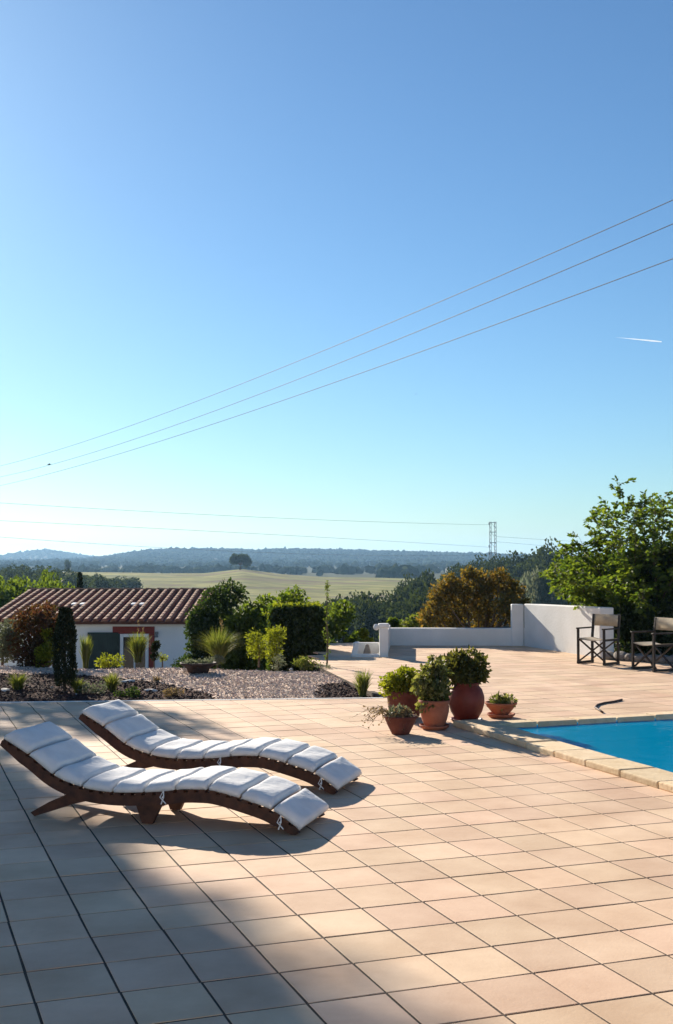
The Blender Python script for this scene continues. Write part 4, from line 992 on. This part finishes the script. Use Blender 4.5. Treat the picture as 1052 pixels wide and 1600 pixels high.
# ------------------------------------------------------------------ leafy tree on the right (many arching stems with sprays of leaves)
rng = np.random.default_rng(200); tb = Vector((Dp(1012, 0, 22.6).x, 22.6, -.02))
e = empty('leafy_tree', tb, 0, 'tall bright green leafy tree with arching sprays behind the director chairs', 'tree')
mb = MB(); LP = []; LD = []
def arc(p0, d0, L, n, sag, wob_):
    pts = [Vector(p0)]; d_ = Vector(d0).normalized()
    for i in range(n):
        d_ = (d_ + Vector((0, 0, -sag)) + Vector(rng.normal(size=3) * wob_)).normalized(); pts.append(pts[-1] + d_ * (L / n))
    return pts
stems = []
for k in range(54):
    a = 6.283 * k / 54 + rng.normal() * .15; til = .25 + .85 * rng.random(); L = 2.0 + 1.25 * rng.random() - til * .25
    b0 = Vector((math.cos(a) * .28, math.sin(a) * .2, 0)); stems.append((b0, Vector((math.cos(a) * til, math.sin(a) * til, 1)), L))
# leaders that make the outline seen against the sky
for px, py in ((968, 756), (922, 800), (1002, 780), (1040, 775), (930, 838), (912, 868), (915, 905), (1060, 790), (1085, 800), (950, 795), (985, 790), (1020, 790), (935, 930), (1075, 850), (955, 870)):
    t = Dp(px, py, tb.y + rng.normal() * .4) - tb; b0 = Vector((t.x * .12, 0, 0)); stems.append((b0, Vector((t.x * .42, t.y * .8, t.z)).normalized() + Vector((0, 0, .25)), (t - b0).length * 1.03, t))
for st in stems:
    b0, d0, L = st[:3]
    if len(st) > 3:
        t = st[3]; c = b0.lerp(t, .5) + Vector((-t.x * .10, 0, .22)); pts = [b0 * (1 - s) ** 2 + c * 2 * s * (1 - s) + t * s * s for s in np.linspace(0, 1, 11)]
    else: pts = arc(b0, d0, L, 10, .035, .05)
    mb.tube(pts, [.022 * (1 - .92 * i / (len(pts) - 1)) for i in range(len(pts))], 5, False)
    for i in range(3, len(pts)):
        for q in range(4 if i < len(pts) - 1 else 5):
            dd = unit(rng, 1)[0]; tdir = (pts[i] - pts[i - 1]).normalized(); dv = (Vector(dd) * .9 + tdir * .75 + Vector((0, 0, .05))).normalized()
            tl = (.24 + .22 * rng.random()) * (1.15 - .45 * i / len(pts)); tp = arc(pts[i - 1].lerp(pts[i], rng.random()), dv, tl, 5, .11, .07)
            mb.tube(tp, [.005, .004, .0035, .003, .002, .001], 4, False)
            sd = dv.cross(Vector((0, 0, 1)))
            if sd.length < .1: sd = Vector((1, 0, 0))
            sd.normalize()
            for s in np.linspace(.15, 1.0, 9):
                j = min(int(s * 5), 4); c = tp[j].lerp(tp[j + 1], s * 5 - j)
                for sg in (-1, 1): LP.append(tuple(c + Vector(rng.normal(size=3) * .006))); LD.append(tuple(sd * sg * .8 + dv * .7 + Vector((0, 0, -.25))))
mb.build('trunk', M['bark'], e)
LP = np.array(LP); LD = np.array(LD); LL = .088 * (.65 + .6 * rng.random(len(LP)))
leaves('crown', LP, LL, rng, LM['fresh'], e, .30, LD, .9)
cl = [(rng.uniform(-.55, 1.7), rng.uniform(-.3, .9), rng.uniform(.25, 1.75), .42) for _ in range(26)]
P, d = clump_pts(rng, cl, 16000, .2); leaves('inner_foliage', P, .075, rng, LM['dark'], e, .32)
# shrub at its foot, behind the chairs
bush('ground_shrub', Vector((Dp(1034, 0, 21.3).x, 21.45, -.02)), 1.0, 1.05, 5200, .065, LM['dark'], 'dark low shrub at the foot of the leafy tree', seed=210, nc=26, ry=.34)

# ------------------------------------------------------------------ autumn coloured tree behind the low wall
rng = np.random.default_rng(220); Yt = 25; tx = Dp(742, 0, Yt).x; tb = Vector((tx, Yt, TZ(tx, Yt)))
e = empty('autumn_tree', tb, 0, 'bushy tree with yellow-brown autumn leaves behind the low white wall', 'tree')
zt = Dp(0, 893, Yt).z - tb.z; k = Yt / F
cl = []
for px, py, r in ((690, 930, .36), (680, 955, .34), (705, 915, .30), (725, 925, .36), (745, 905, .30), (765, 915, .34), (790, 915, .30), (806, 925, .28), (785, 945, .36), (750, 945, .42), (715, 955, .42), (800, 960, .30), (760, 975, .4), (700, 980, .4), (668, 968, .26), (735, 898, .2), (780, 900, .22), (812, 945, .22), (820, 968, .24)):
    q = Dp(px, py, Yt) - tb; cl.append((q.x, rng.normal() * .22, q.z, r * .82))
P, d = clump_pts(rng, cl, 11000, .15); leaves('crown', P, .07 * (.6 + .7 * rng.random(len(P))), rng, LM['autumn'], e, .34, d, .35)
mb = MB(); mb.tube([(0, 0, -.2), (0, 0, .6), (.05, 0, 1.2)], [.10, .085, .07], 8); limbs(mb, rng, (.05, 0, 1.1), cl, .05, 19); mb.build('trunk', M['bark'], e)
for px, py, w_, lab, mt, sd in ((640, 962, 62, 'yellow-green bush peeping over the left part of the low wall', 'grass', 231), (612, 968, 34, 'small dull bush above the capped pier', 'mid', 232)):
    x = Dp(px, 0, 28).x; z = TZ(x, 28); bush('wall_bush', Vector((x, 28, z)), w_ / 2 * 28 / F, Dp(0, py, 28).z - z, 2200, .07, LM[mt], lab, seed=sd, nc=14, zc=.6)

# ------------------------------------------------------------------ tall tree left of the frame: it shades the left side of the patio
rng = np.random.default_rng(240); tb = Vector((-15.6, 30, TZ(-15.6, 30)))
e = empty('shade_tree', tb, 0, 'tall dense tree outside the left edge that shades the patio', 'tree')
cl = [(-13.75 + .12 * math.sin(z * 2.3) - tb.x, rng.uniform(-.5, .5), z - tb.z, .95) for z in np.arange(4.5, 17, .28)]
for _ in range(190):
    z = rng.uniform(3.5, 17.0); x = rng.uniform(-18.4, -13.9); cl.append((x - tb.x, rng.uniform(-1.4, 1.4), z - tb.z, .85 + .3 * rng.random()))
for x, z, r in ((-10.5, 7.6, .7), (-11.1, 7.0, .8), (-11.3, 7.9, .75), (-12.2, 6.6, .9), (-12.4, 7.7, .9), (-13.2, 6.0, 1.0), (-12.6, 5.4, .8), (-13.4, 7.4, 1.1), (-13.6, 5.0, 1.1)): cl.append((x - tb.x, rng.normal() * .3, z - tb.z, r))
P, d = clump_pts(rng, cl, 95000, .1); leaves('crown', P, .19 * (.6 + .8 * rng.random(len(P))), rng, LM['shade'], e, .42)
mb = MB(); mb.tube([(0, 0, -.4), (0, 0, 3), (.1, 0, 7), (0, .1, 12)], [.34, .27, .2, .08], 10); limbs(mb, rng, (.1, 0, 6), cl[::4], .10, 17); mb.build('trunk', M['bark'], e)

# ------------------------------------------------------------------ trees behind the house and in the valley
def proto_crown(seed, h, r, n, L, shape=1.0, mat='far'):
    rng = np.random.default_rng(seed); cl = blob_clumps(rng, 22, 0, h * .6, r * .85, h * .36 * shape, r * .42, low=h * .16)
    P, d = clump_pts(rng, cl, n, .55); o = leaves('crown', P, L * (.6 + .8 * rng.random(n)), rng, LM[mat], None, .42, d, .2)
    mb = MB(); mb.tube([(0, 0, -.6), (0, 0, h * .25), (.05, 0, h * .5)], [.05 * h * .6, .04 * h * .6, .02 * h * .6], 7); limbs(mb, rng, (0, 0, h * .3), cl, .014 * h, 9); t = mb.build('trunk', M['bark'], None)
    c, t_ = o.data, t.data
    bpy.data.objects.remove(o); bpy.data.objects.remove(t); return c, t_
PR = [proto_crown(300 + i, 8, 3.6 + .5 * (i % 3), 2600, .55, 1 + .08 * i) for i in range(5)]
PR2 = [proto_crown(320 + i, 8, 3.5, 5200, .36, 1.05, m_) for i, m_ in enumerate(('mid', 'silver'))]
def tree_at(px, pyt, D, wpx, label, group, k, name='valley_tree', protos=None, rot=None):
    x = Dp(px, 0, D).x; z = TZ(x, D); h = max(Dp(0, pyt, D).z - z, 2.0); c, t = (protos or PR)[k % len(protos or PR)]
    e = empty(name, (x, D, z), (k * 2.399) % 6.283, label, 'tree', group)
    a = link('crown', c, None, e); b = link('trunk', t, None, e); s = wpx * D / F / 7.4
    for o in (a, b): o.scale = (s, s, h / 7.7)
    return e
rv = np.random.default_rng(400)
# dark treetops behind the house
for k, (px, py, w_, D) in enumerate(((18, 905, 110, 60), (62, 898, 100, 62), (92, 907, 70, 58), (-25, 908, 110, 60))):
    tree_at(px, py, D, w_, ('dark treetop over the left corner of the house roof', 'tallest leafy treetop behind the roof, second from the left', 'small leafy treetop behind the roof beside the cypress tip', 'dark treetop cut by the left edge of the frame')[k], None, k, 'garden_tree', [PR2[0]])
p = Dp(132, 0, 60); x = p.x; z = TZ(x, 60); hh = Dp(0, 897, 60).z - z; e = empty('cypress', (x, 60, z), 0, 'narrow cypress tip rising behind the house roof', 'tree')
rng = np.random.default_rng(411); n = 2600; t = rng.random(n); a = rng.random(n) * 6.283; rad = (.42 * np.sin(np.clip(t, 0, 1) * 3.1) ** .6 * (1 - .75 * t) + .03) * (.6 + .4 * rng.random(n))
leaves('crown', np.stack([np.cos(a) * rad, np.sin(a) * rad, .4 + t * (hh - .4)], 1), .16, rng, LM['cypress'], e, .22, np.tile([0, 0, 1.], (n, 1)), .7)
mb = MB(); mb.tube([(0, 0, -.4), (0, 0, hh * .8)], [.12, .03], 7); mb.build('trunk', M['bark'], e)
# line of trees left, below the field
lab = 'hazy dark tree in the row left below the open field'
for k in range(24):
    px = -40 + k * 10.8 + rv.normal() * 3; py = np.interp(px, [-40, 60, 110, 160, 215], [898, 896, 900, 906, 914]) + rv.normal() * 2.2
    tree_at(px, py, 360 + rv.normal() * 12, 36 + rv.random() * 10, lab, 'row of trees left below the field', k)
for k in range(12):
    px = -30 + k * 19 + rv.normal() * 4; tree_at(px, 914 + rv.normal() * 3, 300 + rv.normal() * 10, 42 + rv.random() * 12, lab, 'row of trees left below the field', k + 3)
# blue green trees in the middle, above the white trough
lab = 'blue-green tree in the valley grove left of the autumn tree'
for k in range(16):
    px = 515 + (k % 8) * 22 + rv.normal() * 5; py = (944 if k < 8 else 956) + rv.normal() * 4 - (14 if px > 640 else 0)
    tree_at(px, py, 190 + rv.normal() * 8 - (k // 8) * 25, 62 + rv.random() * 18, lab, 'valley grove trees', k)
for k, (px, py) in enumerate(((650, 905), (662, 912), (638, 918), (672, 908))): tree_at(px, py, 235 + k * 6, 44, ('second from the left', 'third from the left', 'leftmost', 'rightmost')[k] + ' of four taller dark trees left of the autumn tree top', 'dark cluster by the autumn tree', k)
# wood on the right beyond the walls
lab = 'dark hazy tree of the wood on the right, behind the tall white wall'
for k in range(34):
    r_ = k // 12; px = 700 + (k % 12) * 20 + rv.normal() * 6; py = np.interp(px, [690, 760, 800, 850, 880, 940], [899, 886, 882, 874, 880, 884]) + r_ * 15 + rv.normal() * 3
    tree_at(px, py, 330 - r_ * 55 + rv.normal() * 8, 48 + rv.random() * 16 + r_ * 8, lab, 'trees of the right hand wood', k)
for k, (px, py, w_) in enumerate(((838, 902, 40), (868, 905, 34), (822, 906, 30), (895, 912, 34))): tree_at(px, py, 165 + k * 7, w_ * 1.5, ('second from the left', 'third from the left', 'leftmost', 'rightmost')[k] + ' of four paler grey-green trees before the dark right-hand wood', 'paler trees before the right hand wood', k, protos=[PR2[1]])
tree_at(856, 868, 300, 50, 'tallest dark tree crown of the right-hand wood', None, 2)
# lone oak on the crest of the field, and a small one left
x = Dp(378, 0, 596).x; z = TZ(x, 596); e = empty('lone_oak', (x, 596, z - .3), 0, 'lone broad oak standing on the crest of the field', 'tree')
rng = np.random.default_rng(430); cl = [(rng.uniform(-4.2, 4.2), rng.uniform(-3, 3), 0, 1.7) for _ in range(26)]; cl = [(x, y, 5.8 - .10 * x * x + rng.normal() * .7, r) for x, y, _, r in cl]
P, d = clump_pts(rng, cl, 5200, .4); leaves('crown', P, .6, rng, LM['far'], e, .42); mb = MB(); mb.tube([(0, 0, -.5), (.1, 0, 1.4), (0, 0, 3.2)], [.6, .45, .4], 8); limbs(mb, rng, (0, 0, 2.4), cl, .26, 16); mb.build('trunk', M['bark'], e)
tree_at(113, 877, 640, 10, 'small round tree alone on the left part of the far field', None, 1)

# far woods: one mass each
def wood(name, label, n, rfun, ufun, hsz, keep=None, seed=1, sub=1):
    rng = np.random.default_rng(seed); bm = bmesh.new(); bmesh.ops.create_icosphere(bm, subdivisions=sub, radius=1); bv = np.array([v.co[:] for v in bm.verts]); bf = np.array([[v.index for v in f.verts] for f in bm.faces]); bm.free()
    r = rfun(rng, n); u = ufun(rng, n)
    if keep is not None: k = keep(r, u, rng); r, u = r[k], u[k]
    n = len(r); th = np.arctan((u - 526) / F); x, y = r * np.sin(th), r * np.cos(th); z = terrain_z(x, y)
    h = hsz * (.6 + .8 * rng.random(n)); wd = h * (.45 + .3 * rng.random(n))
    v = bv[None] * (1 + .28 * rng.normal(size=(n, len(bv), 1)))
    v = np.stack([v[..., 0] * wd[:, None] + x[:, None], v[..., 1] * wd[:, None] + y[:, None], v[..., 2] * h[:, None] * .5 + (z + h * .42)[:, None]], -1)
    Fq = (bf[None] + (np.arange(n) * len(bv))[:, None, None]).reshape(-1, 3)
    return tag(link(name, np_mesh(name, v.reshape(-1, 3), Fq), M['wood_far']), label, 'wood', kind='stuff')
M['wood_far'] = surf('far_foliage', (.034, .048, .022), (.075, .088, .038), rough=1, scale=.02, bump=0, spec=0, island=.3)
wood('ridge_wood', 'far wood covering the long blue ridge', 15000, lambda g, n: 3000 + g.normal(size=n) * 420 - 150, lambda g, n: g.uniform(-500, 1500, n), 7.5, seed=51)
wood('hill_wood', 'far wood on the pale hills at the left', 3500, lambda g, n: 4250 + g.normal(size=n) * 260, lambda g, n: g.uniform(-400, 330, n), 8, seed=52)
wood('valley_wood', 'hazy belts of trees across the valley below the ridge', 6000, lambda g, n: g.uniform(950, 2400, n), lambda g, n: g.uniform(-500, 1500, n), 6.2, keep=lambda r, u, g: (np.sin(r / 90 + u / 240) + np.sin(r / 37 - u / 150) * .7 + g.normal(size=len(r)) * .5) > .25, seed=53)
wood('field_edge_wood', 'hazy tree line along the far edge of the field', 420, lambda g, n: g.uniform(780, 900, n), lambda g, n: g.uniform(600, 1100, n), 7, keep=lambda r, u, g: (u < 645) | (u > 722), seed=54, sub=2)
# far white farm sheds right of the field
for k, (px, py, wd, D) in enumerate(((668, 893, 17, 1120), (704, 896, 10, 1080))):
    x = Dp(px, 0, D).x; z = TZ(x, D) + 3
    e = empty('far_shed', (x, D, z - 3), .2, ('long pale shed far beyond the field, left of the pylon', 'shorter pale shed far beyond the field, nearest the pylon')[k], 'building')
    mb = MB(); mb.box((0, 0, 1.7), (wd, 8, 4)); mb.build('wall', M['housewhite'], e)
    mb = MB(); h2 = 3.72; mb.add([(-wd / 2 - .3, -4.4, h2), (wd / 2 + .3, -4.4, h2), (wd / 2 + .3, 0, h2 + 1.3), (-wd / 2 - .3, 0, h2 + 1.3), (wd / 2 + .3, 4.4, h2), (-wd / 2 - .3, 4.4, h2)], [(0, 1, 2, 3), (3, 2, 4, 5), (0, 3, 5), (1, 4, 2), (0, 5, 4, 1)]); mb.build('roof', M['metal'], e)

# ------------------------------------------------------------------ power line: pylon, its far wires, the three near wires
PD_ = 560; bx_ = Dp(766.5, 0, PD_).x; bz = TZ(bx_, PD_); ptop = Dp(0, 815, PD_).z - bz
pyl = empty('lattice_pylon', (bx_, PD_, bz), 0, 'slender steel lattice pylon rising above the wood', 'pylon')
hw_ = 5.0 * PD_ / F
for sx in (-1, 1):
    mb = MB(); c = sx * hw_ * .78; w_ = hw_ * .26
    for q in (-1, 1):
        for y in (-w_, w_): mb.bar((c + q * w_, y, -1), (c + q * w_, y, ptop), .13, .13, (1, 0, 0))
    N = 16
    for k in range(N):
        z0, z1 = k * ptop / N, (k + 1) * ptop / N; s = 1 if k % 2 else -1
        for y in (-w_, w_): mb.bar((c - s * w_, y, z0), (c + s * w_, y, z1), .09, .09)
        for q in (-1, 1): mb.bar((c + q * w_, -s * w_, z0), (c + q * w_, s * w_, z1), .09, .09)
    mb.build('mast', M['metal'], pyl)
mb = MB()
for f_ in (.30, .50, .66, .83, .985):
    z = ptop * f_; mb.bar((-hw_, 0, z), (hw_, 0, z), .3, .28)
    if f_ > .6: mb.bar((-hw_ * .6, 0, z), (hw_ * .6, 0, z - ptop * .08), .12, .12)
mb.build('cross_arm', M['metal'], pyl)
for f_ in (.985, .62, .5):
    mb = MB(); mb.tube([(-hw_ - .3, 0, ptop * f_), (-hw_ - .3, 0, ptop * f_ - 1.1)], .22, 6); mb.build('insulator', M['metal'], pyl)
def wire(pts, r, label, group):
    mb = MB(); mb.tube(pts, r, 5, False); return tag(mb.build('overhead_wire', M['cable']), label, 'wire', group)
def wire_fit(samples, pa, pb, ext=(0, 1), n=60):
    """plan line pa-pb is given; heights come from a parabola through the sampled pixels"""
    ts, zs = [], []
    for px, py in samples:
        kx = (px - 526) / F
        # x = kx*fw, fw ~ y  -> solve for t on the plan line
        t = (kx * pa[1] - pa[0]) / ((pb[0] - pa[0]) - kx * (pb[1] - pa[1])); y = pa[1] + t * (pb[1] - pa[1])
        ts.append(t); zs.append(Dp(px, py, y).z)
    c = np.polyfit(ts, zs, 2); T = np.linspace(ext[0], ext[1], n)
    return [Vector((pa[0] + t * (pb[0] - pa[0]), pa[1] + t * (pb[1] - pa[1]), float(np.polyval(c, t)))) for t in T]
pa, pb = (14, 26), (-52, 150)
WS = [[(1052, 312), (770, 440), (477, 560), (290, 632), (113, 696)], [(1052, 350), (800, 460), (540, 563), (350, 636), (180, 696)], [(1052, 402), (800, 503), (540, 592), (350, 655), (154, 719)]]
labs = ['highest of the three near overhead wires slanting across the sky', 'middle one of the three near overhead wires slanting across the sky', 'lowest of the three near overhead wires slanting across the sky']
for s_, lb in zip(WS, labs): wire(wire_fit(s_, pa, pb, (-.08, .95)), .013, lb, 'near overhead wires')
pt = Vector((bx_ - hw_ - .3, PD_))
for s_, lb, f_ in (([(0, 786), (270, 801), (540, 814)], 'topmost faint wire running from the pylon to the left', .985), ([(0, 813), (270, 828), (540, 841)], 'second faint wire running from the pylon to the left', .62), ([(0, 839), (205, 853)], 'lowest faint wire running from the pylon to the left', .5)):
    zt = bz + ptop * f_ - 1.0; s2 = s_ + [(526 + F * pt.x / PD_, 868 - (zt - EYE) / PD_ * F)]
    wire(wire_fit(s2, (pt.x, PD_), (-130, 300), (0, 1.05)), .05, lb, 'far pylon wires')
for s_, lb in (([(772, 838), (900, 846), (1052, 852)], 'upper faint wire running right from the pylon'), ([(772, 846), (900, 856), (1052, 862)], 'lower faint wire running right from the pylon')):
    wire(wire_fit(s_, (bx_ + hw_, PD_), (300, 760), (0, 1)), .05, lb, 'far pylon wires')
# birds and a short vapour trail
for k, (px, py, D, lb) in enumerate(((77, 726, 70, 'small dark bird low in the left sky'), (650, 616, 90, 'tiny dark bird high in the middle of the sky'))):
    p = Dp(px, py, D); s = .11; e = empty('bird', p, .5 + k, lb, 'bird')
    mb = MB(); mb.tube([(-1.1 * s, 0, 0), (-.5 * s, 0, .03 * s), (.2 * s, 0, .05 * s), (.75 * s, 0, .1 * s), (1.0 * s, 0, .08 * s)], [.05 * s, .2 * s, .26 * s, .16 * s, .03 * s], 8); mb.build('body', M['bird'], e, smooth=True)
    for sg in (-1, 1):
        mb = MB(); mb.add([(.35 * s, sg * .1 * s, .1 * s), (-.25 * s, sg * .1 * s, .1 * s), (-.1 * s, sg * 1.0 * s, .6 * s), (.35 * s, sg * 1.0 * s, .62 * s), (-.25 * s, sg * 1.9 * s, .35 * s), (.35 * s, sg * .1 * s, .16 * s), (-.25 * s, sg * .1 * s, .13 * s)], [(0, 1, 2, 3), (3, 2, 4), (5, 3, 2, 6)]); mb.build('wing', M['bird'], e)
c0, c1_ = Dp(962, 527, 26000), Dp(1034, 534, 26500)
mb = MB(); mb.tube([c0, c0.lerp(c1_, .35), c0.lerp(c1_, .8), c1_], [2, 10, 18, 12], 8)
vt = mb.build('vapour_trail', None); m, n, l, out = new_mat('ice_cloud_vapour'); v = n.new('ShaderNodeVolumePrincipled'); v.inputs['Color'].default_value = (1, 1, 1, 1); v.inputs['Density'].default_value = .03; v.inputs['Anisotropy'].default_value = .55
l.new(v.outputs[0], out.inputs['Volume']); vt.data.materials.append(m); tag(vt, 'short white vapour trail in the right-hand sky', 'vapour trail')

# ------------------------------------------------------------------ haze over the valley
mb = MB(); mb.box((0, 0, (-30 + 62) / 2), (13200, 13200, 92)); hz = mb.build('haze', None)
m, n, l, out = new_mat('valley_haze'); v = n.new('ShaderNodeVolumePrincipled'); v.inputs['Color'].default_value = (.38, .66, 1, 1); v.inputs['Density'].default_value = .00013; v.inputs['Anisotropy'].default_value = .3
l.new(v.outputs[0], out.inputs['Volume']); hz.data.materials.append(m); tag(hz, 'thin blue haze filling the valley', 'haze', kind='stuff')
